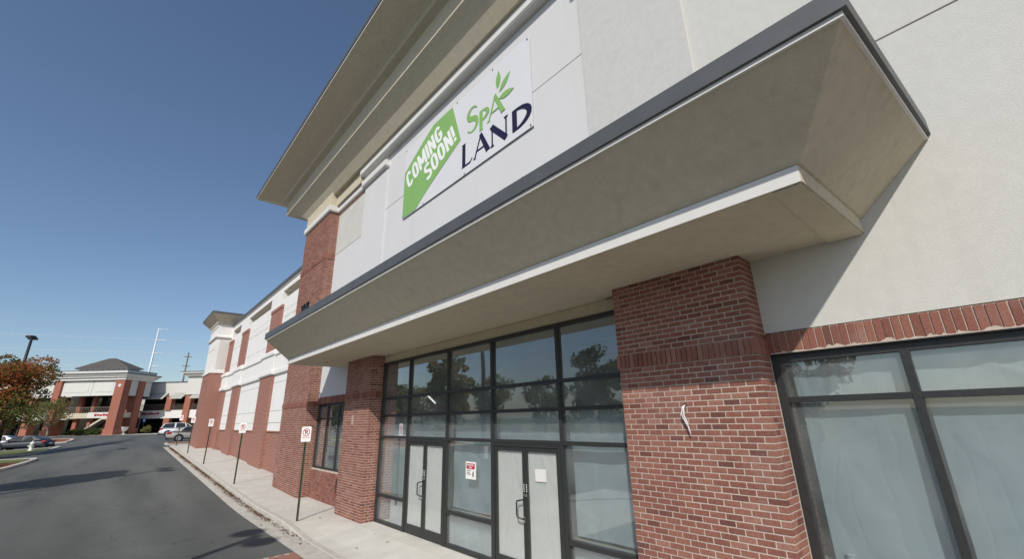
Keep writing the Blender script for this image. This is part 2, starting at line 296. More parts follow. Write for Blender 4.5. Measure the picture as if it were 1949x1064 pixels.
# ------------------------------------------------------------------ mesh helpers
class MB:
    def __init__(s): s.v = []; s.f = []
    def face(s, pts):
        i = len(s.v); s.v += [tuple(p) for p in pts]; s.f.append(tuple(range(i, i + len(pts)))); return s
    def box(s, x0, x1, y0, y1, z0, z1):
        i = len(s.v)
        s.v += [(x0, y0, z0), (x1, y0, z0), (x1, y1, z0), (x0, y1, z0), (x0, y0, z1), (x1, y0, z1), (x1, y1, z1), (x0, y1, z1)]
        s.f += [tuple(i + k for k in q) for q in ((0, 3, 2, 1), (4, 5, 6, 7), (0, 1, 5, 4), (1, 2, 6, 5), (2, 3, 7, 6), (3, 0, 4, 7))]
        return s
    def prism(s, poly, axis, a, b):
        """poly: 2-d points; axis 'x','y','z' is the extrusion axis from a to b"""
        def P(p, t):
            return {'x': (t, p[0], p[1]), 'y': (p[0], t, p[1]), 'z': (p[0], p[1], t)}[axis]
        i = len(s.v); n = len(poly)
        s.v += [P(p, a) for p in poly] + [P(p, b) for p in poly]
        s.f.append(tuple(i + k for k in range(n))[::-1]); s.f.append(tuple(i + n + k for k in range(n)))
        for k in range(n):
            k2 = (k + 1) % n; s.f.append((i + k, i + k2, i + n + k2, i + n + k))
        return s
    def tube(s, pts, rad, seg=8, cap=True):
        pts = [Vector(p) for p in pts]; n = len(pts)
        if not hasattr(rad, '__len__'): rad = [rad] * n
        base = len(s.v); ref = None
        for k in range(n):
            d = (pts[min(k + 1, n - 1)] - pts[max(k - 1, 0)])
            if d.length < 1e-9: d = Vector((0, 0, 1))
            d.normalize()
            if ref is None: ref = Vector((1, 0, 0)) if abs(d.x) < 0.8 else Vector((0, 1, 0))
            a = (ref - d * ref.dot(d)); a.normalize(); ref = a; bb = d.cross(a)
            for q in range(seg):
                t = 2 * math.pi * q / seg
                s.v.append(tuple(pts[k] + (a * math.cos(t) + bb * math.sin(t)) * rad[k]))
        for k in range(n - 1):
            for q in range(seg):
                q2 = (q + 1) % seg
                s.f.append((base + k * seg + q, base + k * seg + q2, base + (k + 1) * seg + q2, base + (k + 1) * seg + q))
        if cap:
            s.f.append(tuple(base + q for q in range(seg))[::-1]); s.f.append(tuple(base + (n - 1) * seg + q for q in range(seg)))
        return s
    def lathe(s, prof, c, seg=12):
        pts = [(c[0], c[1], c[2] + z) for r, z in prof]
        return s.tube(pts, [max(r, 0.001) for r, z in prof], seg)
    def build(s, name, m=None, parent=None, smooth=False, bevel=0.0):
        me = bpy.data.meshes.new(name); me.from_pydata(s.v, [], s.f); me.validate(); me.update()
        if m: me.materials.append(MATS[m])
        bm = bmesh.new(); bm.from_mesh(me); bmesh.ops.recalc_face_normals(bm, faces=bm.faces); bm.to_mesh(me); bm.free()
        if smooth: me.polygons.foreach_set('use_smooth', [True] * len(me.polygons))
        o = bpy.data.objects.new(name, me); COL.objects.link(o)
        if parent is not None: o.parent = parent
        if bevel > 0:
            b = o.modifiers.new('bevel', 'BEVEL'); b.width = bevel; b.segments = 2; b.limit_method = 'ANGLE'; b.angle_limit = R(35)
        return o

def tag(o, label=None, cat=None, group=None, kind=None):
    if label: o['label'] = label
    if cat: o['category'] = cat
    if group: o['group'] = group
    if kind: o['kind'] = kind
    return o
def empty(name, loc=(0, 0, 0), rz=0.0):
    o = bpy.data.objects.new(name, None); COL.objects.link(o); o.location = loc; o.rotation_euler = (0, 0, rz)
    o.empty_display_size = 0.3
    return o
def copy_tree(o, parent=None):
    c = o.copy(); COL.objects.link(c)
    if parent is not None: c.parent = parent
    for ch in list(o.children): copy_tree(ch, c)
    return c

def tiered(levels, yb, bottom=True, top=True, skew=0.0):
    sk = list(skew) if hasattr(skew, '__len__') else [skew] * len(levels)
    """rectangular tiers open at the back wall: (x_left, x_right, y_front, z); y runs back to yb"""
    b = MB(); L = levels
    for (xl, xr, yf, z), s_ in zip(L, sk): b.v += [(xl, yb, z), (xl, yf, z), (xr, yf, z), (xr + s_, yb, z)]
    for k in range(len(L) - 1):
        for q in range(3):
            b.f.append((4 * k + q, 4 * k + q + 1, 4 * k + 5 + q, 4 * k + 4 + q))
        b.f.append((4 * k + 3, 4 * k, 4 * k + 4, 4 * k + 7))
    if bottom: b.f.append((0, 1, 2, 3))
    if top:
        e = 4 * (len(L) - 1); b.f.append((e, e + 1, e + 2, e + 3))
    return b

BU, BV, BJ, BD = 0.186, 0.0675, 0.0125, 0.09      # brick module, course height, joint, bed depth
def brick_rows(x0, x1, yf, yb, z0, z1, bands=(), left=True, right_=True, front=True):
    """list of (x0,x1,y0,y1,z0,z1) bricks laid in running bond with lapped corners; bands = [(z0,z1)] soldier courses"""
    out = []
    def run(a, b, off):
        """stretchers between a and b"""
        n = max(1, round((b - a + BJ) / BU)); st = (b - a + BJ) / n
        return [(a + st * i, a + st * (i + 1) - BJ) for i in range(n)]
    z = z0; k = 0
    bands = sorted(bands)
    while z + BV * 0.6 < z1:
        bd = next((q for q in bands if q[0] - BV * 0.55 <= z < q[1] - BV * 0.5), None)
        if bd:
            za, zb = z, z + 3 * BV - BJ
            pr = 0.018
            for a, b in [(x0 - pr + (x1 - x0 + 2 * pr + BJ) / round((x1 - x0) / BV) * i, x0 - pr + (x1 - x0 + 2 * pr + BJ) / round((x1 - x0) / BV) * (i + 1) - BJ) for i in range(round((x1 - x0) / BV))]:
                out.append((a, b, yf - pr, yf + BD, za, zb))
            for side, on in ((0, left), (1, right_)):
                if on:
                    n = max(1, int((yb - yf - BD - BJ) / BV))
                    for i in range(n):
                        ya = yf + BD + BJ + i * BV
                        out.append((x0 - pr, x0 + BD, ya, ya + BV - BJ, za, zb) if side == 0 else (x1 - BD, x1 + pr, ya, ya + BV - BJ, za, zb))
            z += 3 * BV; continue
        za, zb = z, min(z + BV - BJ, z1)
        if k % 2 == 0:
            for a, b in run(x0, x1, 0): out.append((a, b, yf, yf + BD, za, zb))
            ys = yf + BD + BJ
        else:
            for a, b in run(x0 + (BD + BJ if left else BU * 0.5), x1 - (BD + BJ if right_ else BU * 0.5), 0): out.append((a, b, yf, yf + BD, za, zb))
            if not left: out.append((x0, x0 + BU * 0.5 - BJ, yf, yf + BD, za, zb))
            if not right_: out.append((x1 - BU * 0.5 + BJ, x1, yf, yf + BD, za, zb))
            ys = yf
        for side, on in ((0, left), (1, right_)):
            if on and yb - ys > 0.05:
                n = max(1, round((yb - ys) / BU)); st = (yb - ys) / n
                for i in range(n):
                    ya = ys + st * i
                    out.append((x0, x0 + BD, ya, ya + st - BJ, za, zb) if side == 0 else (x1 - BD, x1, ya, ya + st - BJ, za, zb))
        z += BV; k += 1
    return out
def jitter(bs, a=0.0012):
    r = []
    for b in bs:
        dy = rnd.uniform(-a, a); dx = rnd.uniform(-a, a); dz = rnd.uniform(-a, a) * 0.7
        r.append((b[0] + dx, b[1] + dx, b[2] + dy, b[3] + dy, b[4] + dz, b[5] + dz))
    return r
def bricks_mesh(bs, name, parent, stuff=True):
    n = len(bs); B = np.array(bs)
    idx = np.array([[0, 2, 4], [1, 2, 4], [1, 3, 4], [0, 3, 4], [0, 2, 5], [1, 2, 5], [1, 3, 5], [0, 3, 5]])
    V = B[:, idx].reshape(-1, 3)
    Fq = np.array([(0, 3, 2, 1), (4, 5, 6, 7), (0, 1, 5, 4), (1, 2, 6, 5), (2, 3, 7, 6), (3, 0, 4, 7)])
    Fa = (Fq[None] + 8 * np.arange(n)[:, None, None]).reshape(-1, 4)
    me = bpy.data.meshes.new(name); me.vertices.add(len(V)); me.vertices.foreach_set('co', V.ravel())
    me.loops.add(Fa.size); me.loops.foreach_set('vertex_index', Fa.ravel())
    me.polygons.add(len(Fa)); me.polygons.foreach_set('loop_start', np.arange(0, Fa.size, 4)); me.polygons.foreach_set('loop_total', np.full(len(Fa), 4))
    me.polygons.foreach_set('use_smooth', [False] * len(Fa)); me.update(calc_edges=True); me.materials.append(MATS['brick'])
    o = bpy.data.objects.new(name, me); COL.objects.link(o); o.parent = parent
    if stuff: o['kind'] = 'stuff'
    return o
_bmesh = {}
def brick_single(b, parent):
    s = tuple(round(b[2 * i + 1] - b[2 * i], 3) for i in range(3))
    if s not in _bmesh:
        t = MB().box(-s[0] / 2, s[0] / 2, -s[1] / 2, s[1] / 2, -s[2] / 2, s[2] / 2)
        me = bpy.data.meshes.new('brick'); me.from_pydata(t.v, [], t.f); me.update()
        bm = bmesh.new(); bm.from_mesh(me)
        bmesh.ops.bevel(bm, geom=bm.edges[:], offset=0.0025, segments=1, affect='EDGES'); bm.to_mesh(me); bm.free()
        me.materials.append(MATS['brick']); _bmesh[s] = me
    o = bpy.data.objects.new('brick', _bmesh[s]); COL.objects.link(o); o.parent = parent
    o.location = ((b[0] + b[1]) / 2, (b[2] + b[3]) / 2, (b[4] + b[5]) / 2)
    return o

def text_mesh(body, name, m, wdt, hgt, parent=None, bold=0.02, shear=0.0, depth=0.004):
    cu = bpy.data.curves.new(name, 'FONT'); cu.body = body; cu.size = 1.0; cu.offset = bold; cu.shear = shear; cu.extrude = 0.5; cu.resolution_u = 4
    o = bpy.data.objects.new(name, cu); COL.objects.link(o)
    dg = bpy.context.evaluated_depsgraph_get(); me = bpy.data.meshes.new_from_object(o.evaluated_get(dg))
    bpy.data.objects.remove(o); bpy.data.curves.remove(cu)
    xs = [v.co.x for v in me.vertices]; ys = [v.co.y for v in me.vertices]
    x0, x1, y0, y1 = min(xs), max(xs), min(ys), max(ys)
    for v in me.vertices:      # x right, y up -> local x right, z up, proud towards -y
        v.co = ((v.co.x - x0) / (x1 - x0) * wdt, -v.co.z * depth, (v.co.y - y0) / (y1 - y0) * hgt)
    me.materials.clear(); me.materials.append(MATS[m]); me.name = name
    ob = bpy.data.objects.new(name, me); COL.objects.link(ob)
    if parent is not None: ob.parent = parent
    return ob

# ------------------------------------------------------------------ lie of the land
def sm(t):
    t = max(0.0, min(1.0, t)); return t * t * (3 - 2 * t)
def rise(x):
    t = max(0.0, -16 - x)
    if t < 3: return 0.0315 * t * t / 6
    t -= 1.5
    return 0.0315 * t if t < 34 else 1.071 + 0.30 * (1 - math.exp(-(t - 34) * 0.0315 / 0.30))
def gz(x, y):
    a = sm((-25 - x) / 35) * (1 - sm((-80 - x) / 18))
    return rise(x) - 0.14 - 0.78 * sm((2.0 - y) / 9.0) * a

def grid_sheet(name, xs, ys, f, m, parent=None):
    b = MB(); n = len(ys)
    for x in xs:
        for y in ys: b.v.append((x, y, f(x, y)))
    for i in range(len(xs) - 1):
        for j in range(n - 1):
            b.f.append((i * n + j, (i + 1) * n + j, (i + 1) * n + j + 1, i * n + j + 1))
    return b.build(name, m, parent, smooth=True)
def lin(a, b, n): return [a + (b - a) * i / n for i in range(n + 1)]

xs = [-3000, -1500, -700, -350, -220] + lin(-170, 40, 84) + [80, 200, 600, 3000]
ys = [-3000, -1200, -500, -220, -120] + lin(-70, 70, 56) + [140, 300, 800, 3000]
tag(grid_sheet('ground', xs, ys, lambda x, y: gz(x, y) - 0.12 - (0.5 if (-47 < x < 8 and 6 < y < 40) else 0), 'field'), kind='structure')
tag(grid_sheet('road', lin(-108, 30, 92), [-46, -40, -34, -28, -22] + lin(-18, 3.48, 18), gz, 'asphalt'), kind='structure')
tag(grid_sheet('side_lot', lin(-108, -48.9, 40), [3.48] + lin(4.5, 40, 18), gz, 'asphalt'), kind='structure')

# gutter, kerb, sidewalk
KX = lin(-48.4, -13.6, 29)
def kerb_h(x):    # kerb drops to the ramp at the entrance
    return 1.0 if x < -14.2 else (1.0 - sm((x + 14.2) / 2.6))
XK = lin(-48.4, 14, 104)
b = MB()
for x in XK: g = gz(x, 3.7); b.v += [(x, 3.475, g + 0.004), (x, 3.70, g + 0.006), (x, 3.952, g - 0.004)]
for i in range(len(XK) - 1):
    for q in range(2): b.f.append((3 * i + q, 3 * i + 3 + q, 3 * i + 4 + q, 3 * i + 1 + q))
tag(b.build('gutter', 'kerb', smooth=True), kind='structure')
b = MB(); prof_n = 5
for x in XK:
    g = gz(x, 3.9); t = g + 0.14 * max(kerb_h(x), 0.03)
    b.v += [(x, 3.945, g - 0.1), (x, 3.95, t - 0.022), (x, 3.972, t), (x, 4.10, t), (x, 4.10, g - 0.1)]
for i in range(len(XK) - 1):
    for q in range(4): b.f.append((5 * i + q, 5 * i + 5 + q, 5 * i + 6 + q, 5 * i + 1 + q))
b.f.append((0, 1, 2, 3, 4))
tag(b.build('kerb', 'kerb'), kind='structure')
def walk_z(x, y):
    k = kerb_h(x); t = sm((5.3 - y) / 1.2)
    return rise(x) - 0.14 * (1 - k) * t
swk = grid_sheet('sidewalk', lin(-48.4, 14, 104), [4.108, 4.4, 4.8, 5.2, 5.6, 6.0, 6.35], lambda x, y: walk_z(x, y) - 0.03, 'kerb')
tag(swk, kind='structure')
x = -48.4
while x < 6:
    x2 = x + 1.83
    xa = lin(x + 0.006, x2 - 0.006, 3); ya = [4.108, 4.4, 4.8, 5.2, 5.6, 6.0, 6.35]; bb = MB()
    for X in xa:
        for Y in ya: bb.v.append((X, Y, walk_z(X, Y)))
    for i in range(3):
        for j in range(6): bb.f.append((i * 7 + j, i * 7 + 7 + j, i * 7 + 8 + j, i * 7 + 1 + j))
    n0 = len(bb.v); ring = [j for j in range(7)] + [i * 7 + 6 for i in (1, 2, 3)] + [21 + j for j in range(5, -1, -1)] + [14, 7]
    for k in ring: v = bb.v[k]; bb.v.append((v[0], v[1], v[2] - 0.03))
    for q in range(len(ring)):
        q2 = (q + 1) % len(ring); bb.f.append((ring[q], ring[q2], n0 + q2, n0 + q))
    bb.build('slab', 'concrete', swk)
    x = x2
# kerb return round the far end of the sidewalk
b = MB(); pts = [(-48.4, 3.95), (-48.75, 4.1), (-48.95, 4.5)] + [(-48.95, yy) for yy in (6, 9, 14, 20)]
for (px, py) in pts: b.v += [(px, py, gz(px, py) - 0.1), (px, py, rise(px) + 0.0), (px + 0.14, py + 0.06, rise(px) + 0.0), (px + 0.14, py + 0.06, gz(px, py) - 0.1)]
for i in range(len(pts) - 1):
    for q in range(3): b.f.append((4 * i + q, 4 * i + 4 + q, 4 * i + 5 + q, 4 * i + 1 + q))
tag(b.build('kerb_return', 'kerb'), kind='structure')
tag(grid_sheet('side_walkway', lin(-48.8, -47.0, 2), lin(6.36, 20, 5), lambda x, y: rise(x) - 0.004, 'concrete'), kind='structure')
# paver crossing
pv = tag(grid_sheet('paver_crossing', lin(-11.15, -7.4, 4), lin(-3.0, 3.46, 4), lambda x, y: gz(x, y) + 0.004, 'kerb'), kind='structure')
px0 = -11.14
bl = []
for i in range(19):
    for j in range(10):
        xx = px0 + j * 0.2 + 0.1 * (i % 2); yy = 3.46 - 0.1 * (i + 1)
        bl.append((xx, xx + 0.193, yy, yy + 0.093, -0.16, -0.128 + rnd.uniform(0, 0.003)))
o = bricks_mesh(bl, 'paver', pv); o.data.materials.clear(); o.data.materials.append(MATS['paver'])

# ------------------------------------------------------------------ the main store building
F, W = 5.30, 5.685
bld = empty('retail_building', (-8.0, 5.3, 0.0))
BASE = Vector((8.0, -5.3, 0.0))
class Holder: pass
def part(b, name, m, parent=None, smooth=False, bevel=0.0):
    o = b.build(name, m, parent if parent is not None else bld, smooth, bevel)
    if parent is None: o.matrix_parent_inverse = Matrix.Translation(BASE)
    return o
tag(bld, 'white stucco store with deep flared entrance canopy, brick piers and papered glass storefront', 'building')

# walls: backing, facing panels with open joints
part(MB().box(-17.6, 1.95, W + 0.05, W + 0.35, 4.17, 12.3), 'backing_wall', 'joint_dark')
part(MB().box(-17.6, -13.9, W + 0.05, W + 0.35, 3.43, 4.165).box(-1.77, 1.95, W + 0.05, W + 0.35, 3.43, 4.165), 'backing_wall', 'joint_dark')
def panels(x0, x1, zs, m, y=W, nm='wall_panel'):
    for a, c in zip(zs[:-1], zs[1:]):
        part(MB().box(x0, x1, y, W + 0.05, a + 0.012, c - 0.012), nm, m)
panels(-17.5, -14.70, [3.42, 9.25], 'stucco_smooth'); panels(-17.5, -14.70, [9.25, 11.25], 'stucco_dirty')
panels(-12.80, -4.0, [4.37, 9.55, 12.2], 'stucco_smooth', nm='wall_panel')
panels(-2.0, 1.95, [3.43, 6.55, 9.25, 12.2], 'stucco')
part(MB().box(-14.70, -12.80, W - 0.05, W + 0.05, 4.37, 12.2), 'pilaster', 'stucco_smooth')
part(MB().box(-4.0, -2.0, W - 0.05, W + 0.05, 4.37, 12.2), 'pilaster', 'stucco_pilaster')
part(MB().box(-14.70, -13.9, W, W + 0.05, 3.432, 4.37), 'wall_panel', 'stucco_smooth')
part(MB().box(-12.02, -3.62, W + 0.0, W + 0.3, 4.165, 4.365), 'storefront_lintel', 'stucco_cream')

# entrance canopy
can = part(tiered([(-15.45, -0.70, 3.91, 4.37), (-15.45, -0.70, 3.91, 4.53), (-15.47, -0.68, 3.895, 4.532), (-15.90, -0.13, 3.275, 5.165)], W - 0.002, skew=(0.10, 0.10, 0.10, 0.21)), 'canopy', 'stucco_cream')
part(tiered([(-15.92, -0.11, 3.255, 5.160), (-15.92, -0.11, 3.255, 5.205)], W - 0.004, skew=0.21), 'drip_edge', 'trim_white', can)
cap = part(tiered([(-15.95, -0.08, 3.225, 5.206), (-15.95, -0.08, 3.225, 5.395), (-15.80, -0.23, 3.40, 5.42), (-15.80, -0.23, 3.40, 5.45)], W - 0.006, skew=0.21), 'metal_cap', 'cap_metal', can)
for sx in (-12.2, -7.75, -3.35):
    part(MB().box(sx - 0.006, sx + 0.006, 3.221, 3.30, 5.21, 5.399), 'cap_seam', 'cap_metal', can)
part(MB().box(-15.44, -0.705, 3.899, 3.909, 4.372, 4.526), 'fillet_face', 'trim_white', can)
part(tiered([(-0.93, -0.72, 3.93, 4.350), (-0.93, -0.72, 3.93, 4.369)], W - 0.01, skew=0.10), 'soffit_border', 'stucco_cream', can)
part(MB().lathe([(0.03, 0), (0.05, -0.01), (0.05, -0.03), (0.02, -0.05)], (-14.3, 4.75, 4.37), 10), 'sprinkler_head', 'steel', can)

# near right pier: every brick is laid; the 300 that show largest are single bricks
def pier(x0, x1, yf, yb, z0, z1, bands, left=True, right_=True, singles=0, nm='brick_pier'):
    core = part(MB().box(x0 + 0.004, x1 - 0.004, yf + 0.004, yb + 0.25, z0 - 0.6, z1 - 0.001), nm, 'mortar')
    bs = jitter(brick_rows(x0, x1, yf, yb, z0, z1, bands, left, right_))
    if singles:
        vis = [q for q in bs if q[4] > 0.62 and (q[2] < yf + 0.05)]
        vis.sort(key=lambda q: ((q[0] + q[1]) / 2) ** 2 + q[2] ** 2 + ((q[4] + q[5]) / 2 - 2.2) ** 2 * 0.8)
        keep = set(id(q) for q in vis[:singles])
        for q in vis[:singles]: brick_single(q, core)
        bs = [q for q in bs if id(q) not in keep]
    bricks_mesh(bs, 'brick_courses', core)
    return core
rp = pier(-3.62, -1.77, F, W, 0.0, 4.366, [(3.17, 3.37)], singles=298)
tag(rp, 'near brick pier with a soldier band and loose wire')
lp = pier(-13.87, -12.02, F, W, 0.0, 4.366, [(3.17, 3.37)])
tp = pier(-20.80, -17.50, F, 6.2, 0.02, 11.2, [(3.12, 3.32), (9.08, 9.28)], left=False, nm='tall_brick_pier')
tr = pier(1.95, 5.25, F, 6.2, 0.0, 11.2, [(3.12, 3.32), (9.08, 9.28)], nm='tall_brick_pier')
part(MB().box(-17.49, -13.88, W + 0.012, W + 0.3, -0.5, 0.985), 'knee_wall', 'mortar')
kw = [o for o in bld.children if o.name.startswith('knee_wall')][0]
bricks_mesh(jitter(brick_rows(-17.49, -13.88, W, W + 0.1, 0.0, 0.985, (), False, False)), 'brick_courses', kw)
kw2 = part(MB().box(-1.76, 1.94, W + 0.012, W + 0.3, -0.5, 0.985), 'knee_wall', 'mortar')
bricks_mesh(jitter(brick_rows(-1.76, 1.94, W, W + 0.1, 0.0, 0.985, (), False, False)), 'brick_courses', kw2)
# soldier lintels over the two side windows
def lintel(x0, x1, single):
    core = part(MB().box(x0, x1, W - 0.022, W + 0.28, 3.188, 3.427), 'brick_lintel', 'mortar')
    n = round((x1 - x0) / 0.072); st = (x1 - x0) / n; bs = []
    for i in range(n):
        bs.append((x0 + st * i + 0.003, x0 + st * (i + 1) - 0.007, W - 0.032, W + 0.05, 3.186, 3.424))
    bs = jitter(bs, 0.002)
    if single:
        for q in bs: brick_single(q, core)
    else: bricks_mesh(bs, 'brick_courses', core)
    part(MB().box(x0, x1, W - 0.026, W + 0.1, 3.175, 3.186), 'steel_angle', 'frame_metal')
lintel(-17.49, -13.88, False); lintel(-1.765, 1.94, True)
b = MB(); rr_ = random.Random(5); xx = -1.74; top_ = []
while xx < 1.92: top_.append((xx, 3.196 + max(0, rr_.gauss(0.006, 0.012)))); xx += rr_.uniform(0.012, 0.05)
b.prism([(p[0], p[1]) for p in top_] + [(1.92, 3.1865), (-1.74, 3.1865)], 'y', W - 0.0345, W - 0.030); part(b, 'mortar_smear', 'mortar')

# paper hung behind the glass
def paper(x0, x1, z0, z1, y, name='paper_cover', parent=None, seed=0, amp=0.008, m='paper', ragged=0.0):
    rr = random.Random(seed); nx, nz = 34, 46
    ph = [(rr.uniform(2, 9), rr.uniform(2, 9), rr.uniform(0, 6)) for _ in range(6)]
    b = MB()
    cr_ = []
    for _ in range(9):
        a = rr.choice((rr.uniform(-0.25, 0.25), rr.uniform(-0.3, 0.3), rr.uniform(0.5, 1.2), rr.uniform(-1.2, -0.5))); cx_, cz_ = rr.uniform(x0, x1), rr.uniform(z0, z1)
        cr_.append((math.cos(a), math.sin(a), cx_, cz_, rr.uniform(0.015, 0.05), rr.uniform(-1, 1), rr.uniform(0.25, 0.9)))
    for i in range(nx + 1):
        for j in range(nz + 1):
            X = x0 + (x1 - x0) * i / nx; Z = z0 + (z1 - z0) * j / nz
            d = sum(math.sin(a * X + c * Z * 0.7 + p) for a, c, p in ph) / 6 * amp
            for ca, sa, cx_, cz_, wd_, sg_, ln in cr_:
                t = (X - cx_) * ca + (Z - cz_) * sa; l_ = -(X - cx_) * sa + (Z - cz_) * ca
                d += sg_ * amp * 0.9 * math.exp(-(t / wd_) ** 2) * math.exp(-(l_ / ln) ** 2)
            if j == nz and ragged: Z -= rr.uniform(0, ragged)
            b.v.append((X, y + d, Z))
    for i in range(nx):
        for j in range(nz): k = i * (nz + 1) + j; b.f.append((k, k + nz + 1, k + nz + 2, k + 1))
    return part(b, name, m, parent, smooth=True)

# entrance storefront
FY0, FY1 = W - 0.03, W + 0.09
XM = [-12.02, -10.45, -8.63, -7.0, -5.15, -3.62]
ZR = [0.0, 0.65, 2.12, 2.67, 3.14, 4.16]
sf = part(MB().box(-12.02, -3.62, FY0, FY1, 4.09, 4.16), 'storefront_frame', 'frame_metal')
def bar(x0, x1, z0, z1, nm, parent=None, y0=FY0, y1=FY1): return part(MB().box(x0, x1, y0, y1, z0, z1), nm, 'frame_metal', parent, bevel=0.004)
mw = 0.033
for i, xm in enumerate(XM):
    a = xm - mw if 0 < i < 5 else (xm if i == 0 else xm - 2 * mw)
    bar(a, a + 2 * mw, 0.0, 4.09, 'mullion', sf)
for i in range(5):
    xa = XM[i] + (mw if i else 2 * mw); xb = XM[i + 1] - (mw if i < 4 else 2 * mw)
    for zc, nm in ((3.14, 'rail'), (2.67, 'rail'), (2.12, 'rail')):
        bar(xa, xb, zc - 0.032, zc + 0.032, nm, sf, FY0 + 0.004, FY1 - 0.004)
    gl_rows = [(3.172, 4.09), (2.702, 3.108), (2.152, 2.638)]
    if i not in (1, 3):
        bar(xa, xb, 0.0, 0.07, 'rail', sf, FY0 + 0.004, FY1 - 0.004); bar(xa, xb, 0.63, 0.70, 'rail', sf, FY0 + 0.004, FY1 - 0.004)
        part(MB().box(xa, xb, FY1, FY1 + 0.11, 0.665, 0.695), 'inner_sill', 'stucco_cream', sf)
        gl_rows += [(0.70, 2.088), (0.07, 0.63)]
        paper(xa - 0.02, xb + 0.02, 0.72, 2.12, W + 0.155 + 0.02 * i, parent=sf, seed=i, amp=0.02)
        paper(xa - 0.02, xb + 0.02, 0.02, 0.655, W + 0.13, parent=sf, seed=i + 20, amp=0.03)
    paper(xa - 0.02 + (0.10 if i == 2 else 0), xb + 0.02, 2.135, 2.69 - (0.0 if i != 2 else 0.03), W + 0.17, parent=sf, seed=i + 40, ragged=0.05)
    for za, zb in gl_rows:
        part(MB().box(xa, xb, W + 0.026, W + 0.034, za, zb), 'pane', 'glass', sf)
# double doors
for i in (1, 3):
    xa = XM[i] + mw; xb = XM[i + 1] - mw; xc = (xa + xb) / 2
    fr = part(MB().box(xa, xa + 0.045, FY0 - 0.004, FY1, 0, 2.088).box(xb - 0.045, xb, FY0 - 0.004, FY1, 0, 2.088).box(xa + 0.045, xb - 0.045, FY0 - 0.004, FY1, 2.03, 2.088), 'door_frame', 'frame_metal')
    for k, (da, db) in enumerate(((xa + 0.05, xc - 0.004), (xc + 0.004, xb - 0.05))):
        st = 0.062; y0, y1 = W - 0.022, W + 0.026
        dr = part(MB().box(da, da + st, y0, y1, 0.01, 2.025).box(db - st, db, y0, y1, 0.01, 2.025).box(da + st, db - st, y0, y1, 1.955, 2.025).box(da + st, db - st, y0, y1, 0.01, 0.20), 'door', 'frame_metal', bevel=0.003)
        part(MB().box(da + st, db - st, W - 0.002, W + 0.006, 0.20, 1.955), 'door_pane', 'glass_door', dr)
        paper(da + st - 0.01, db - st + 0.01, 0.19, 1.965, W + 0.02, 'paper_cover', dr, seed=60 + i * 2 + k, amp=0.007, m='sheet_white')
        hx = (db - 0.03) if k == 0 else (da + 0.03)
        if k == 0:
            part(MB().tube([(hx, W - 0.022, 1.17), (hx - 0.01, W - 0.075, 1.165), (hx - 0.12, W - 0.09, 1.14), (hx - 0.13, W - 0.09, 1.11), (hx - 0.13, W - 0.09, 0.92), (hx - 0.12, W - 0.09, 0.89), (hx - 0.01, W - 0.075, 0.865), (hx, W - 0.022, 0.86)], 0.014, 8), 'pull_handle', 'frame_metal', dr, smooth=True)
            part(MB().box(hx - 0.022, hx + 0.018, W - 0.032, W - 0.0225, 0.80, 0.90), 'lock_plate', 'steel', dr)
        part(MB().lathe([(0.02, 0), (0.02, 0.04)], (hx, W - 0.030, 1.22), 8), 'lock_cylinder', 'steel', dr)
        for q in range(4):
            part(MB().box(hx - 0.010, hx + 0.012, W - 0.0235, W - 0.0222, 1.29 + q * 0.035, 1.31 + q * 0.035), 'sticker', 'sheet_white', dr)
# side windows
def side_window(x0, x1, muls, y=W + 0.06, glass_m='glass'):
    fr = part(MB().box(x0, x1, y - 0.03, y + 0.07, 3.09, 3.172), 'window_frame', 'frame_metal'); bar(x0, x1, 0.99, 1.05, 'sill_rail', fr, y - 0.03, y + 0.07)
    xs_ = [x0] + muls + [x1]
    for i, xm in enumerate(xs_):
        a = x0 if i == 0 else (x1 - 0.085 if i == len(xs_) - 1 else xm - 0.036)
        bb_ = x0 + 0.085 if i == 0 else (x1 if i == len(xs_) - 1 else xm + 0.036)
        bar(a, bb_, 1.05, 3.09, 'mullion', fr, y - 0.034, y + 0.07)
    for i in range(len(xs_) - 1):
        a = xs_[i] + (0.085 if i == 0 else 0.036); c = xs_[i + 1] - (0.085 if i == len(xs_) - 2 else 0.036)
        bar(a, c, 2.635, 2.70, 'transom', fr, y - 0.030, y + 0.066)
        for za, zb in ((2.70, 3.09), (1.05, 2.635)):
            part(MB().box(a, c, y + 0.02, y + 0.028, za, zb), 'pane', glass_m, fr)
    part(MB().box(x0 + 0.02, x1 - 0.02, y + 0.07, y + 0.30, 1.0, 1.045), 'inner_sill', 'stucco_cream', fr)
    return fr
wl = side_window(-17.46, -13.9, [-16.50, -15.39, -14.4])
wr = side_window(-1.765, 1.94, [-0.58, 0.62])
for i, (a, c) in enumerate(((-1.69, -0.60), (-0.56, 0.60), (0.64, 1.86))):
    paper(a + (0.09 if i == 0 else 0.03), c - 0.02, 1.06, 2.66, W + 0.06 + 0.125, parent=wr, seed=80 + i, amp=0.014)
    paper(a + (0.07 if i == 0 else 0.0), c, 2.69, 3.10, W + 0.06 + 0.14, parent=wr, seed=90 + i, amp=0.02, ragged=0.03)
for i, (a, c) in enumerate(((-17.0, -16.55), (-16.1, -15.45), (-15.2, -14.5))):
    paper(a, c, 1.06, 2.5, W + 0.06 + 0.3, parent=wl, seed=100 + i, amp=0.02)
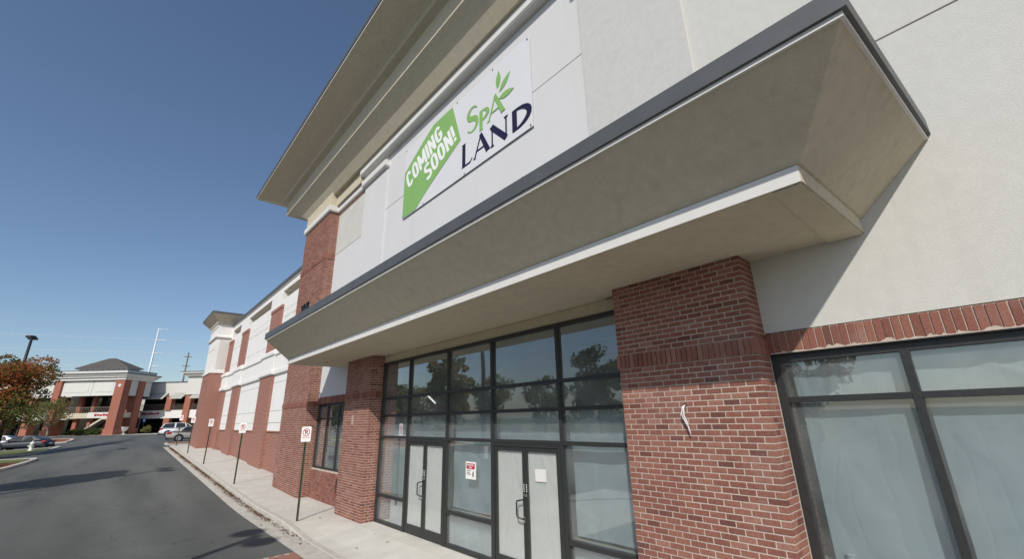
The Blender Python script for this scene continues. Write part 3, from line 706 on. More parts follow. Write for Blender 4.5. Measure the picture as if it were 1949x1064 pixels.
# dim shop interior
part(MB().box(-18.2, 2.4, 13.9, 14.0, 0, 4.6).box(-18.3, -18.2, 6.02, 14.0, 0, 4.6).box(2.4, 2.5, 6.02, 14.0, 0, 4.6), 'interior_wall', 'room_grey')
part(MB().box(-18.3, 2.5, 6.0, 14.0, -0.05, -0.002), 'interior_floor', 'room_floor')
part(MB().box(-18.3, 2.5, 6.04, 14.0, 4.6, 4.65), 'interior_ceiling', 'room_grey')
part(MB().box(-20.8, 5.25, 6.35, 22.0, 4.7, 12.2), 'upper_storey', 'stucco_smooth')
part(MB().box(-20.8, -18.35, 6.6, 22.0, -0.3, 4.69).box(2.55, 5.25, 6.6, 22.0, -0.3, 4.69).box(-18.35, 2.55, 14.1, 22.0, -0.3, 4.69), 'rear_wall', 'stucco_smooth')
# cornice bands, frieze and eaves
PR = [(-20.80, -17.50), (1.95, 5.25)]
def band(x0, x1, yf, z0, z1, nm='cornice_band', m='trim_white', yb=W + 0.3): part(tiered([(x0 + 0.03, x1 - 0.03, yf + 0.04, z0), (x0, x1, yf, z0 + 0.05), (x0, x1, yf, z1)], yb), nm, m)
for a, c in PR: band(a - 0.09, c + 0.09, F - 0.09, 11.22, 11.51, yb=6.3)
band(-17.42, -14.78, W - 0.10, 11.22, 11.50); band(-14.78, -12.72, W - 0.18, 11.22, 11.49)
band(-2.0 + 0.08, 1.87, W - 0.10, 11.22, 11.50); band(-4.08, -1.92, W - 0.18, 11.22, 11.49)
band(-14.86, -1.84, 5.43, 11.74, 12.04)
for a, c in PR: part(MB().box(a - 0.02, c + 0.02, F - 0.02, 6.3, 11.515, 12.3), 'frieze', 'stucco_cream')
part(MB().box(-17.47, -14.9, 5.50, 6.2, 11.52, 12.3).box(-1.8, 1.92, 5.50, 6.2, 11.52, 12.3).box(-14.85, -1.85, 5.49, 6.2, 12.045, 12.3), 'frieze', 'stucco_cream')
EV = [(-20.86, 5.34, 12.05), (-21.35, 5.12, 12.42), (-22.05, 4.88, 12.69), (-22.75, 4.71, 12.86), (-22.77, 4.70, 13.52), (-22.9, 4.63, 13.56), (-23.12, 4.49, 13.62), (-23.16, 4.45, 13.75), (-23.3, 4.37, 13.81), (-24.55, 3.54, 14.19)]
def eave_lv(p): return (p[0], -15.55 - p[0], p[1], p[2])
ev = part(tiered([eave_lv(p) for p in EV], 22.0), 'eaves', 'stucco_cream')
part(tiered([eave_lv((-24.56, 3.53, 14.186)), eave_lv((-24.57, 3.525, 14.245))], 22.02), 'eaves_edge', 'trim_white', ev)
part(tiered([eave_lv((-24.60, 3.50, 14.247)), eave_lv((-24.60, 3.50, 14.41)), eave_lv((-22.5, 5.0, 15.0))], 22.04), 'roof_edge', 'cap_metal', ev)
part(MB().box(-17.46, -14.74, W - 0.02, W + 0.03, 11.13, 11.218), 'underside_strip', 'brick_far')  # added red-brown strip standing in for the band's brown underside
# house number, small fittings
dg_ = text_mesh('3645', 'house_number', 'digit_black', 0.98, 0.42, bld, bold=0.03, depth=0.05); dg_.matrix_parent_inverse = Matrix.Translation(BASE); dg_.location = (-19.86, F - 0.03, 7.07)
part(MB().tube([(-17.5, W - 0.06, 3.62), (-17.25, W - 0.06, 3.62), (-17.22, W - 0.06, 3.58), (-17.22, W - 0.06, 3.36)], 0.014, 6), 'conduit_stub', 'steel')
part(MB().box(-13.20, -13.05, F - 0.004, F + 0.01, 2.45, 2.72), 'mortar_smear', 'brick_stain')

# ------------------------------------------------------------------ the long wing with its corner tower
Wg, Pg, Tw = 6.22, 6.08, 5.15
wing = empty('store_wing', (-32.0, 6.2, 0.5)); WB = Matrix.Translation((32.0, -6.2, -0.5))
tag(wing, 'long white stucco and brick wing with high slots and a square corner tower', 'building')
def wpart(b, name, m, parent=None, bevel=0.0):
    o = b.build(name, m, parent if parent is not None else wing, False, bevel)
    if parent is None: o.matrix_parent_inverse = WB
    return o
WX0, WX1 = -43.2, -20.85
wpart(MB().box(WX0, WX1, Wg + 0.03, Wg + 0.5, -0.3, 2.10), 'knee_wall', 'brick_far')
wpart(MB().box(WX0, WX1, Wg - 0.02, Wg + 0.3, 2.102, 2.165), 'sill_course', 'brick_far')
LPX = [(-29.55, -26.85), (-38.0, -35.6), (-43.2, -41.25)]
gaps = [(-26.85, WX1), (-35.6, -29.55), (-41.25, -38.0)]
wpart(MB().box(WX0, WX1, Wg + 0.05, Wg + 0.5, 2.17, 9.6), 'backing_wall', 'joint_dark')
for a, c in gaps:
    for z0, z1 in ((2.17, 2.56), (2.58, 3.16), (3.18, 4.64), (4.66, 5.05)):
        wpart(MB().box(a, c, Wg, Wg + 0.06, z0, z1), 'wall_panel', 'stucco_bright')
for a, c in LPX:
    wpart(MB().box(a, c, Pg, Wg + 0.2, -0.2, 5.09), 'brick_pier', 'brick_far')
    u = wpart(MB().box(a + 0.15, c - 0.15, Pg + 0.04, Wg + 0.2, 6.56, 9.0), 'upper_pier', 'brick_far')
    wpart(MB().box(a + 0.12, c - 0.12, Pg + 0.01, Wg + 0.2, 9.002, 9.2), 'pier_cap', 'brick_far', u)
    wpart(tiered([(a - 0.05, c + 0.05, Pg - 0.06, 5.10), (a - 0.10, c + 0.10, Pg - 0.11, 5.16), (a - 0.10, c + 0.10, Pg - 0.11, 5.36), (a - 0.05, c + 0.05, Pg - 0.05, 5.40), (a - 0.05, c + 0.05, Pg - 0.05, 6.16), (a - 0.12, c + 0.12, Pg - 0.13, 6.24), (a - 0.12, c + 0.12, Pg - 0.13, 6.44), (a - 0.05, c + 0.05, Pg - 0.02, 6.54)], Wg), 'belt_projection', 'stucco_bright')
for a, c in gaps:
    wpart(tiered([(a + 0.11, c - 0.11, Wg - 0.06, 5.06), (a + 0.11, c - 0.11, Wg - 0.12, 5.12), (a + 0.11, c - 0.11, Wg - 0.12, 5.34), (a + 0.11, c - 0.11, Wg - 0.05, 5.38), (a + 0.11, c - 0.11, Wg - 0.05, 6.16), (a + 0.13, c - 0.13, Wg - 0.13, 6.24), (a + 0.13, c - 0.13, Wg - 0.13, 6.42), (a + 0.13, c - 0.13, Wg - 0.01, 6.50)], Wg + 0.06), 'belt_course', 'stucco_bright')
for a, c in gaps:
    aa, cc = (a + (0.0 if a < WX1 else 0)), c
for z0, z1 in ((6.45, 8.40), (8.42, 8.78), (8.80, 9.58)):
    wpart(MB().box(WX0, WX1, Wg, Wg + 0.049, z0, z1), 'upper_wall_panel', 'stucco_bright')
slots = [(-42.7, -39.5), (-36.7, -30.25), (-27.6, -21.1)]
e = WX0
for a, c in slots:
    if a > e: wpart(MB().box(e, a, Wg, Wg + 0.5, 9.58, 10.16), 'upper_wall_panel', 'stucco_bright')
    wpart(MB().box(a, c, Wg + 0.55, Wg + 0.7, 9.58, 10.16), 'slot_back', 'stucco_cream')
    e = c
wpart(MB().box(e, WX1, Wg, Wg + 0.5, 9.58, 10.16), 'upper_wall_panel', 'stucco_bright')
wpart(MB().box(WX0, WX1, Wg + 0.051, Wg + 0.7, 9.40, 9.578), 'slot_floor', 'stucco_cream')
wpart(MB().box(WX0, WX1, Wg, Wg + 0.7, 10.162, 10.50), 'parapet', 'stucco_bright')
wpart(MB().box(WX0, WX1, Wg - 0.06, Wg + 0.6, 10.502, 10.57), 'parapet_trim', 'trim_white')
wpart(MB().box(WX0, WX1, Wg - 0.11, Wg + 0.6, 10.572, 10.78), 'parapet_cap', 'cap_metal')
for a, c in gaps:      # short vent reveals
    n = max(2, int((c - a) / 1.4))
    for i in range(n):
        xa = a + 0.35 + i * (c - a - 0.5) / n
        for zz in (8.30, 7.0):
            wpart(MB().box(xa, xa + (c - a) / n * 0.62, Wg - 0.004, Wg + 0.02, zz, zz + 0.022), 'reveal_strip', 'joint_dark')
wpart(MB().box(WX0 + 0.1, WX1 - 0.1, Wg + 0.72, 22, -0.3, 10.3), 'rear_block', 'stucco_bright')
# tower
TX0, TX1 = -47.0, -43.0
tw = wpart(MB().box(TX0, TX1, Tw, 9.2, 0.2, 6.60), 'corner_tower', 'brick_far')
wpart(tiered([(TX0 - 0.06, TX1 + 0.06, Tw - 0.06, 6.602), (TX0 - 0.06, TX1 + 0.06, Tw - 0.06, 6.78), (TX0 + 0.03, TX1 - 0.03, Tw + 0.03, 6.80), (TX0 + 0.03, TX1 - 0.03, Tw + 0.03, 9.50)], 9.15), 'tower_shaft', 'stucco_bright', tw)
wpart(MB().box(TX1 - 0.03, TX1 - 0.012, Tw + 0.25, Wg - 0.05, 6.95, 9.40), 'inset_panel', 'panel_grey', tw)
wpart(tiered([(TX0 - 0.06, TX1 + 0.06, Tw - 0.06, 9.502), (TX0 - 0.12, TX1 + 0.12, Tw - 0.12, 9.56), (TX0 - 0.12, TX1 + 0.12, Tw - 0.12, 9.66), (TX0, TX1, Tw, 9.74), (TX0, TX1, Tw, 10.72)], 9.2), 'tower_frieze', 'stucco_bright', tw)
for i in range(9):
    xa = TX0 + 0.15 + i * 0.43
    wpart(MB().box(xa, xa + 0.22, Tw - 0.10, Tw - 0.001, 10.50, 10.715), 'dentil', 'trim_white', tw)
for i in range(4):
    wpart(MB().box(TX0 + 0.7 + i * 0.8, TX0 + 0.9 + i * 0.8, Tw + 0.018, Tw + 0.029, 8.55, 8.72), 'vent_hole', 'joint_dark', tw)
wpart(tiered([(TX0 - 0.15, TX1 + 0.15, Tw - 0.15, 10.722), (TX0 - 0.19, TX1 + 0.19, Tw - 0.19, 10.90), (TX0 - 0.23, TX1 + 0.23, Tw - 0.23, 10.95), (TX0 - 0.70, TX1 + 0.70, Tw - 0.70, 11.42), (TX0 - 0.70, TX1 + 0.70, Tw - 0.70, 11.46)], 9.6), 'tower_cornice', 'stucco_cream', tw)
wpart(tiered([(TX0 - 0.73, TX1 + 0.73, Tw - 0.73, 11.462), (TX0 - 0.73, TX1 + 0.73, Tw - 0.73, 11.62)], 9.65), 'tower_cap', 'cap_metal', tw)
wpart(MB().box(TX0 + 0.7, TX1 - 1.4, Tw - 0.02, Tw + 0.05, 6.05, 6.12), 'brick_ledge', 'brick_far', tw)

# ------------------------------------------------------------------ banner on the upper wall
BX0, BX1, BZ0, BZ1 = -11.42, -5.45, 8.63, 11.21
bn = empty('banner', (BX0, W - 0.03, BZ0))
tag(bn, 'white COMING SOON! SPA LAND banner with a green swoosh on the upper wall', 'banner')
b = MB(); nx, nz = 24, 10
for i in range(nx + 1):
    for j in range(nz + 1):
        X = (BX1 - BX0) * i / nx; Z = (BZ1 - BZ0) * j / nz
        b.v.append((X, -0.006 * math.sin(X * 2.1) * math.sin(Z * 1.7), Z))
for i in range(nx):
    for j in range(nz): k = i * (nz + 1) + j; b.f.append((k, k + nz + 1, k + nz + 2, k + 1))
cl = b.build('cloth', 'banner_white', bn, smooth=False)
sd = cl.modifiers.new('thick', 'SOLIDIFY'); sd.thickness = 0.012; sd.offset = -1 if False else 1
def bz(X, z): return (X - BX0, z + CAM_Z - BZ0)
def flat(polys, name, m, y=-0.022, parent=bn):
    b = MB()
    for p in polys: b.prism([bz(*q) for q in p], 'y', y, y + 0.004)
    return b.build(name, m, parent)
def bez(p0, p1, p2, n=8): return [tuple((1 - t) ** 2 * a + 2 * t * (1 - t) * c + t * t * d for a, c, d in zip(p0, p1, p2)) for t in [i / n for i in range(n + 1)]]
gpoly = bez((-11.41, 7.74), (-10.6, 8.22), (-9.70, 8.635)) + [(-8.66, 8.635)] + [(-8.215, 7.26)] + bez((-8.215, 7.26), (-9.2, 6.92), (-10.58, 6.10))[1:] + [(-11.41, 6.10)]
flat([gpoly], 'green_swoosh', 'banner_green', -0.020)
def stroke(pts, wd): 
    """ribbon of quads along pts with widths wd"""
    out = []; n = len(pts)
    L_, R_ = [], []
    for i in range(n):
        a = pts[max(i - 1, 0)]; c = pts[min(i + 1, n - 1)]; dx, dz = c[0] - a[0], c[1] - a[1]; l = math.hypot(dx, dz) or 1
        h = wd[i] / 2; L_.append((pts[i][0] - dz / l * h, pts[i][1] + dx / l * h)); R_.append((pts[i][0] + dz / l * h, pts[i][1] - dx / l * h))
    for i in range(n - 1): out.append([L_[i], L_[i + 1], R_[i + 1], R_[i]])
    return out
def arc(cx, cz, rx, rz, a0, a1, n=14): return [(cx + rx * math.cos(R(a0 + (a1 - a0) * i / n)), cz + rz * math.sin(R(a0 + (a1 - a0) * i / n))) for i in range(n + 1)]
def glyph(ch, x, z, wd, h, T, t):
    """flared roman capital: thick strokes T, thin strokes t"""
    q = []
    ser = lambda cx, zz, s=0.13: [[(cx - s * h, zz), (cx + s * h, zz), (cx + s * h * 0.7, zz + t * 0.8), (cx - s * h * 0.7, zz + t * 0.8)]]
    sert = lambda cx, zz, s=0.13: [[(cx - s * h, zz), (cx + s * h, zz), (cx + s * h * 0.7, zz - t * 0.8), (cx - s * h * 0.7, zz - t * 0.8)]]
    if ch == 'L':
        q += stroke([(x + T, z), (x + T, z + h)], [T, T]) + ser(x + T, z) + sert(x + T, z + h) + stroke([(x + T, z + t / 2), (x + wd * 0.8, z + t / 2), (x + wd, z + 0.16 * h)], [t, t, t * 0.5])
    if ch == 'A':
        ax = x + wd * 0.48
        q += stroke([(x + 0.05 * wd, z), (ax, z + h)], [t, t * 1.1]) + stroke([(ax - 0.03 * wd, z + h * 1.04), (x + wd * 0.95, z)], [T * 0.8, T * 1.05]) + stroke([(x + 0.22 * wd, z + 0.32 * h), (x + 0.74 * wd, z + 0.32 * h)], [t, t]) + ser(x + 0.05 * wd, z, 0.10) + ser(x + wd * 0.95, z, 0.14)
    if ch == 'N':
        q += stroke([(x + 0.10 * wd, z - 0.02 * h), (x + 0.10 * wd, z + h)], [t, t]) + stroke([(x + 0.06 * wd, z + h), (x + 0.88 * wd, z - 0.03 * h)], [T, T]) + stroke([(x + 0.88 * wd, z - 0.03 * h), (x + 0.88 * wd, z + h)], [t, t]) + ser(x + 0.10 * wd, z) + sert(x + 0.06 * wd, z + h, 0.10) + sert(x + 0.88 * wd, z + h)
    if ch in 'DP':
        q += stroke([(x + T, z), (x + T, z + h)], [T, T]) + ser(x + T, z) + sert(x + T, z + h, 0.10)
        if ch == 'D':
            a = arc(x + T, z + h / 2, wd - T * 1.4, h / 2 - t / 2, -90, 90); n = len(a); q += stroke(a, [t + (T - t) * math.sin(math.pi * i / (n - 1)) ** 1.5 for i in range(n)])
        else:
            a = arc(x + T, z + h * 0.72, wd - T * 1.3, h * 0.28 - t / 2, -100, 90); n = len(a); q += stroke(a, [t + (T - t) * math.sin(math.pi * i / (n - 1)) ** 1.5 for i in range(n)])
    if ch == 'S':
        a = arc(x + wd * 0.52, z + h * 0.75, wd * 0.40, h * 0.23, 25, 230, 12); c = arc(x + wd * 0.48, z + h * 0.26, wd * 0.44, h * 0.25, 60, -155, 12)
        p = a + c; n = len(p); q += stroke(p, [t * 0.8 + (T * 1.15 - t) * math.sin(math.pi * i / (n - 1)) ** 2 for i in range(n)])
    return q
def word(spec, name, m):
    polys = []
    for a in spec: polys += glyph(*a)
    b = MB()
    for k, p in enumerate(polys): b.prism([bz(*q) for q in p], 'y', -0.024 - 0.00002 * (k % 40), -0.0205)
    b.build(name, m, bn)
def block(ch, w_, h, t):
    """bold condensed letter in a local frame, origin bottom left"""
    e_ = t / 2; sup = lambda cx, cz, rx, rz, a0, a1, n=20: [(cx + rx * math.copysign(abs(math.cos(R(a))) ** 0.75, math.cos(R(a))), cz + rz * math.copysign(abs(math.sin(R(a))) ** 0.75, math.sin(R(a)))) for a in [a0 + (a1 - a0) * i / n for i in range(n + 1)]]
    P = []
    if ch == 'O': P = [sup(w_ / 2, h / 2, w_ / 2 - e_, h / 2 - e_, 0, 360, 28)]
    if ch == 'C': P = [sup(w_ / 2, h / 2, w_ / 2 - e_, h / 2 - e_, 28, 332)]
    if ch == 'G': P = [sup(w_ / 2, h / 2, w_ / 2 - e_, h / 2 - e_, 28, 340), [(w_ * 0.52, h * 0.44), (w_ - e_ * 0.6, h * 0.44)], [(w_ - e_, h * 0.5), (w_ - e_, h * 0.16)]]
    if ch == 'S': P = [sup(w_ / 2, h * 0.74, w_ / 2 - e_, h * 0.26 - e_, 12, 230, 14) + sup(w_ / 2, h * 0.27, w_ / 2 - e_, h * 0.27 - e_, 62, -168, 14)]
    if ch == 'I': P = [[(w_ / 2, 0), (w_ / 2, h)]]
    if ch == 'N': P = [[(e_, 0), (e_, h)], [(w_ - e_, 0), (w_ - e_, h)], [(e_, h - e_ * 0.4), (w_ - e_, e_ * 0.4)]]
    if ch == 'M': P = [[(e_, 0), (e_, h)], [(w_ - e_, 0), (w_ - e_, h)], [(e_, h - e_ * 0.4), (w_ / 2, h * 0.22)], [(w_ / 2, h * 0.22), (w_ - e_, h - e_ * 0.4)]]
    if ch == '!': P = [[(w_ / 2, h * 0.28), (w_ / 2, h)], [(w_ / 2, 0), (w_ / 2, h * 0.19)]]
    return [q for p in P for q in stroke(p, [t] * len(p))]
def slant_word(txt, ox, oz, ang, total, h, t, name):
    ws = {'I': 0.32, '!': 0.32, 'M': 1.3}; gap = 0.045; sc_ = (total - gap * (len(txt) - 1)) / sum(ws.get(c_, 1.0) for c_ in txt)
    x_ = 0.0; ca, sa = math.cos(R(ang)), math.sin(R(ang))
    for c_ in txt:
        w_ = ws.get(c_, 1.0) * sc_; b = MB()
        for k, p in enumerate(block(c_, w_, h, min(t, w_))):
            b.prism([bz(ox + (x_ + q[0]) * ca - q[1] * sa, oz + (x_ + q[0]) * sa + q[1] * ca) for q in p], 'y', -0.025 - 0.00003 * k, -0.0215)
        b.build(name, 'banner_text', bn); x_ += w_ + gap
slant_word('COMING', -11.09, 7.013, 23.5, 2.16, 0.66, 0.115, 'white_letter')
slant_word('SOON!', -9.945, 6.742, 23.0, 1.666, 0.66, 0.115, 'white_letter')
word([('S', -7.93, 7.22, 0.49, 0.79, 0.15, 0.05), ('P', -7.44, 7.03, 0.45, 0.62, 0.13, 0.045), ('A', -7.03, 7.10, 0.62, 0.64, 0.135, 0.045)], 'spa_lettering', 'banner_green')
word([('L', -8.20, 6.31, 0.52, 0.715, 0.14, 0.05), ('A', -7.61, 6.31, 0.61, 0.61, 0.15, 0.048), ('N', -6.93, 6.30, 0.67, 0.59, 0.15, 0.048), ('D', -6.20, 6.27, 0.72, 0.59, 0.16, 0.05)], 'land_lettering', 'banner_navy')
def leaf_poly(p0, p1, wd):
    dx, dz = p1[0] - p0[0], p1[1] - p0[1]; l = math.hypot(dx, dz); L_, R_ = [], []
    for i in range(9):
        t = i / 8; h = wd * math.sin(math.pi * t ** 0.9) / 2; x, z = p0[0] + dx * t, p0[1] + dz * t
        L_.append((x - dz / l * h, z + dx / l * h)); R_.append((x + dz / l * h, z - dx / l * h))
    return L_ + R_[1:-1][::-1]
for a, c in (((-6.627, 7.888), (-6.579, 8.428)), ((-6.57, 7.737), (-6.142, 8.104)), ((-6.598, 7.560), (-6.028, 7.51))):
    flat([leaf_poly(a, c, 0.18)], 'leaf_mark', 'banner_green', -0.0225)
for k, (X, Z) in enumerate(((0.05, 0.06), (5.9, 0.06), (5.9, 2.5), (0.06, 2.5), (1.3, 0.03), (3.4, 0.03), (3.0, 2.55), (4.6, 2.55))):
    MB().box(X - 0.018, X + 0.018, -0.03, -0.012, Z - 0.018, Z + 0.018).build('grommet', 'steel', bn)

# ------------------------------------------------------------------ things fixed to the front
no = empty('notice_sign', (-7.92, W + 0.018, 1.36)); tag(no, 'small white notice with a red header taped to the glass beside the doors', 'notice')
MB().box(0, 0.345, -0.006, 0.0, 0, 0.33).build('board', 'sign_face', no)
MB().box(0.03, 0.315, -0.008, -0.0065, 0.19, 0.30).build('red_header', 'sign_red', no)
for s, z, wd in (('RESTRICTED', 0.25, 0.22), ('AREA', 0.205, 0.10)):
    t = text_mesh(s, 'header_text', 'sign_face', wd, 0.035, no, bold=0.02, depth=0.001); t.location = (0.17 - wd / 2, -0.0095, z)
for i, (z, wd) in enumerate(((0.15, 0.14), (0.115, 0.11), (0.085, 0.15))): MB().box(0.04, 0.04 + wd, -0.0075, -0.0065, z, z + 0.012).build('text_line', 'sign_black', no)
MB().tube([(0.265, -0.008, 0.05), (0.26, -0.008, 0.10), (0.27, -0.008, 0.15)], [0.012, 0.016, 0.011], 6).build('figure_mark', 'sign_black', no)
sh = MB().box(0, 0.265, -0.003, 0, 0, 0.20).build('paper_sheet', 'sheet_white'); sh.location = (-5.82, W - 0.004, 1.48); sh.rotation_euler = (0, R(-1.5), 0)
tag(sh, 'blank white sheet taped to the right leaf of the nearer glass doors', 'paper')
wr_ = empty('loose_wire', (-2.71, F - 0.004, 2.65)); tag(wr_, 'white electrical wire loop hanging from a hole in the near brick pier', 'wire')
MB().tube([(0, 0.0, 0.0), (-0.015, -0.05, -0.03), (-0.03, -0.06, -0.11), (-0.005, -0.05, -0.19), (0.03, -0.05, -0.26), (0.045, -0.045, -0.34)], 0.008, 6).build('wire_strand', 'wire_white', wr_, smooth=True)
MB().tube([(0, 0.0, 0.0), (0.005, -0.055, -0.03), (0.0, -0.065, -0.12), (0.02, -0.05, -0.2), (0.03, -0.05, -0.245)], 0.008, 6).build('wire_strand', 'wire_white', wr_, smooth=True)
MB().tube([(0, -0.001, 0.0), (0, 0.006, 0.0)], 0.02, 10).build('wire_hole', 'digit_black', wr_)
cup = MB().lathe([(0.035, 0), (0.042, 0.09), (0.045, 0.092), (0.045, 0.10), (0.03, 0.105), (0.0, 0.105)], (0, 0, 0), 14).build('paper_cup', 'sheet_white', smooth=False); cup.location = (-1.46, W + 0.165, 1.046)
tag(cup, 'white lidded cup standing on the sill inside the right window', 'cup')
lampf = empty('ceiling_light', (-12.90, W + 2.0, 3.31)); tag(lampf, 'lit fluorescent light seen inside through the upper entrance glass', 'light')
MB().tube([(0, 0.05, 0.05), (0.50, 0.05, -0.22)], 0.045, 8).build('housing', 'sheet_white', lampf)
MB().tube([(0.0, 0, 0.0), (0.50, 0, -0.27)], 0.018, 10).build('tube', 'tube_lamp', lampf)

# ------------------------------------------------------------------ fire-lane signs along the kerb
def fire_sign(x, y, h=2.43, lean=0.0):
    g = rise(x); e_ = empty('parking_sign', (x, y, g)); e_.rotation_euler = (lean, 0, 0)
    b = MB()
    b.prism([(-0.03, -0.02), (-0.018, -0.02), (-0.012, 0.012), (0.012, 0.012), (0.018, -0.02), (0.03, -0.02), (0.018, 0.022), (-0.018, 0.022)], 'z', -0.05, h - 0.02)
    b.build('post', 'post_green', e_)
    pl = MB(); r = 0.03; wd, hh = 0.27, 0.41; z0 = h - hh
    poly = []
    for cx, cz, a in ((wd / 2 - r, z0 + hh - r, 0), (-wd / 2 + r, z0 + hh - r, 90), (-wd / 2 + r, z0 + r, 180), (wd / 2 - r, z0 + r, 270)):
        poly += [(cx + r * math.cos(R(a + q * 30)), cz + r * math.sin(R(a + q * 30))) for q in range(4)]
    pl.prism(poly, 'y', -0.026, -0.0225)
    f = pl.build('plate', 'sign_face', e_)
    ring = MB(); cz = h - 0.155
    for q in range(24):
        a0, a1 = 2 * math.pi * q / 24, 2 * math.pi * (q + 1) / 24
        ring.face([(0.105 * math.cos(a0), -0.0275, cz + 0.105 * math.sin(a0)), (0.105 * math.cos(a1), -0.0275, cz + 0.105 * math.sin(a1)), (0.083 * math.cos(a1), -0.0275, cz + 0.083 * math.sin(a1)), (0.083 * math.cos(a0), -0.0275, cz + 0.083 * math.sin(a0))])
    ring.face([(-0.068, -0.0285, cz + 0.052), (-0.052, -0.0285, cz + 0.068), (0.068, -0.0285, cz - 0.052), (0.052, -0.0285, cz - 0.068)])
    ring.build('prohibition_ring', 'sign_red', f)
    t = text_mesh('P', 'letter', 'sign_black', 0.075, 0.115, f, bold=0.03, depth=0.0005); t.location = (-0.035, -0.0272, cz - 0.057)
    t = text_mesh('FIRE LANE', 'lettering', 'sign_red', 0.21, 0.045, f, bold=0.01, depth=0.0005); t.location = (-0.105, -0.0272, h - 0.315)
    for zz, wd_ in ((h - 0.345, 0.16), (h - 0.375, 0.2)):
        MB().box(-wd_ / 2, wd_ / 2, -0.0275, -0.0265, zz, zz + 0.012).build('text_line', 'panel_grey', f)
    for zz in (h - 0.03, h - 0.39): MB().tube([(0, -0.03, zz), (0, 0.02, zz)], 0.008, 6).build('bolt', 'steel', e_)
    return e_
sg = []
for i, (x, lab) in enumerate(((-13.72, 'nearest no parking fire lane sign on a green post by the entrance'),
        (-22.40, 'second no parking sign from the entrance, before a white wall panel'),
        (-31.25, 'third no parking sign from the entrance, beside the tower end of the wing'),
        (-39.0, 'fourth no parking sign from the entrance, before the brick tower base'),
        (-47.0, 'farthest no parking sign, standing at the sidewalk corner by the silver car'))):
    if i == 0: e_ = fire_sign(x, 4.25)
    else:
        e_ = copy_tree(sg[0]); e_.location = (x, 4.25, rise(x)); e_.rotation_euler = (R(rnd.uniform(-0.8, 0.8)), R(rnd.uniform(-0.8, 0.8)), R(rnd.uniform(-4, 4)))
    tag(e_, lab, 'sign', 'fire lane signs along the kerb'); sg.append(e_)
for q in sg: q.rotation_euler[2] += R(54)
sg[0].rotation_euler = (0, R(-0.6), R(52))

# ------------------------------------------------------------------ leaves blown into the gutter
def scatter_leaves(n, name, label, fn, size, seed):
    rr = np.random.RandomState(seed); V = []; Fc = []; T = []
    for k in range(n):
        x, y = fn(rr); z = None
        if y < 3.95: z = gz(x, y) + 0.012
        else: z = walk_z(x, max(y, 4.11)) + 0.008
        s = size * rr.uniform(0.6, 1.3); a = rr.uniform(0, 6.28); tl = rr.uniform(-0.5, 0.5); c, d = math.cos(a), math.sin(a)
        z += abs(tl) * s * 0.6 + rr.uniform(0, 0.02)
        i = len(V)
        for (p, q) in ((-1, 0), (0, -0.45), (1, 0), (0, 0.45)):
            V.append((x + s * (p * c - q * d), y + s * (p * d + q * c), z + s * (p * tl + q * tl * 0.6)))
        Fc.append((i, i + 1, i + 2, i + 3)); T += [rr.uniform()] * 4
    me = bpy.data.meshes.new(name); me.from_pydata(V, [], Fc); me.update()
    at = me.attributes.new('tint', 'FLOAT', 'POINT'); at.data.foreach_set('value', T); me.materials.append(MATS['leaf_dry'])
    o = bpy.data.objects.new(name, me); COL.objects.link(o); tag(o, label, 'leaves', kind='stuff')
def gut(rr):
    while True:
        x = -11.5 - 36 * rr.uniform() ** 0.8; y = 3.94 - abs(rr.normal(0, 0.10)); 
        dens = 0.35 + 0.65 * (0.5 + 0.5 * math.sin(x * 1.3) * math.sin(x * 0.47 + 1)) 
        if x > -15: dens *= 0.35
        if rr.uniform() < dens: return x, y
scatter_leaves(5200, 'leaf_litter', 'brown dry leaves gathered in the gutter along the kerb', gut, 0.032, 3)
scatter_leaves(160, 'stray_leaves', 'single dry leaves strewn over asphalt and sidewalk', lambda r: (-8 - 30 * r.uniform() ** 1.3, (-3 + 8.2 * r.uniform())), 0.035, 4)

# ------------------------------------------------------------------ trees and shrubs
def leaf_cloud(centres, n, size, seed, name, m, parent, tint=lambda p, c: 0.5):
    rr = np.random.RandomState(seed); V = np.zeros((n * 4, 3)); T = np.zeros(n * 4)
    w_ = np.array([c[3] ** 2.2 for c in centres]); w_ /= w_.sum()
    pick = rr.choice(len(centres), n, p=w_)
    for k in range(n):
        c = centres[pick[k]]; d = rr.normal(size=3); d /= np.linalg.norm(d); r = c[3] * rr.uniform(0.35, 1.05) ** 0.6
        p = np.array(c[:3]) + d * r * np.array([1, 1, 0.8])
        a = rr.normal(size=3); a /= np.linalg.norm(a); b_ = np.cross(a, rr.normal(size=3)); b_ /= np.linalg.norm(b_)
        s = size * rr.uniform(0.6, 1.35)
        V[4 * k:4 * k + 4] = [p - a * s, p - b_ * s * 0.55, p + a * s, p + b_ * s * 0.55]
        T[4 * k:4 * k + 4] = np.clip(tint(p, c) + rr.normal(0, 0.13), 0, 1)
    me = bpy.data.meshes.new(name); Fq = np.arange(n * 4)
    me.vertices.add(n * 4); me.vertices.foreach_set('co', V.ravel()); me.loops.add(n * 4); me.loops.foreach_set('vertex_index', Fq)
    me.polygons.add(n); me.polygons.foreach_set('loop_start', np.arange(0, n * 4, 4)); me.polygons.foreach_set('loop_total', np.full(n, 4)); me.polygons.foreach_set('use_smooth', [False] * n); me.update(calc_edges=True)
    at = me.attributes.new('tint', 'FLOAT', 'POINT'); at.data.foreach_set('value', T); me.materials.append(MATS[m])
    o = bpy.data.objects.new(name, me); COL.objects.link(o); o.parent = parent
    return o
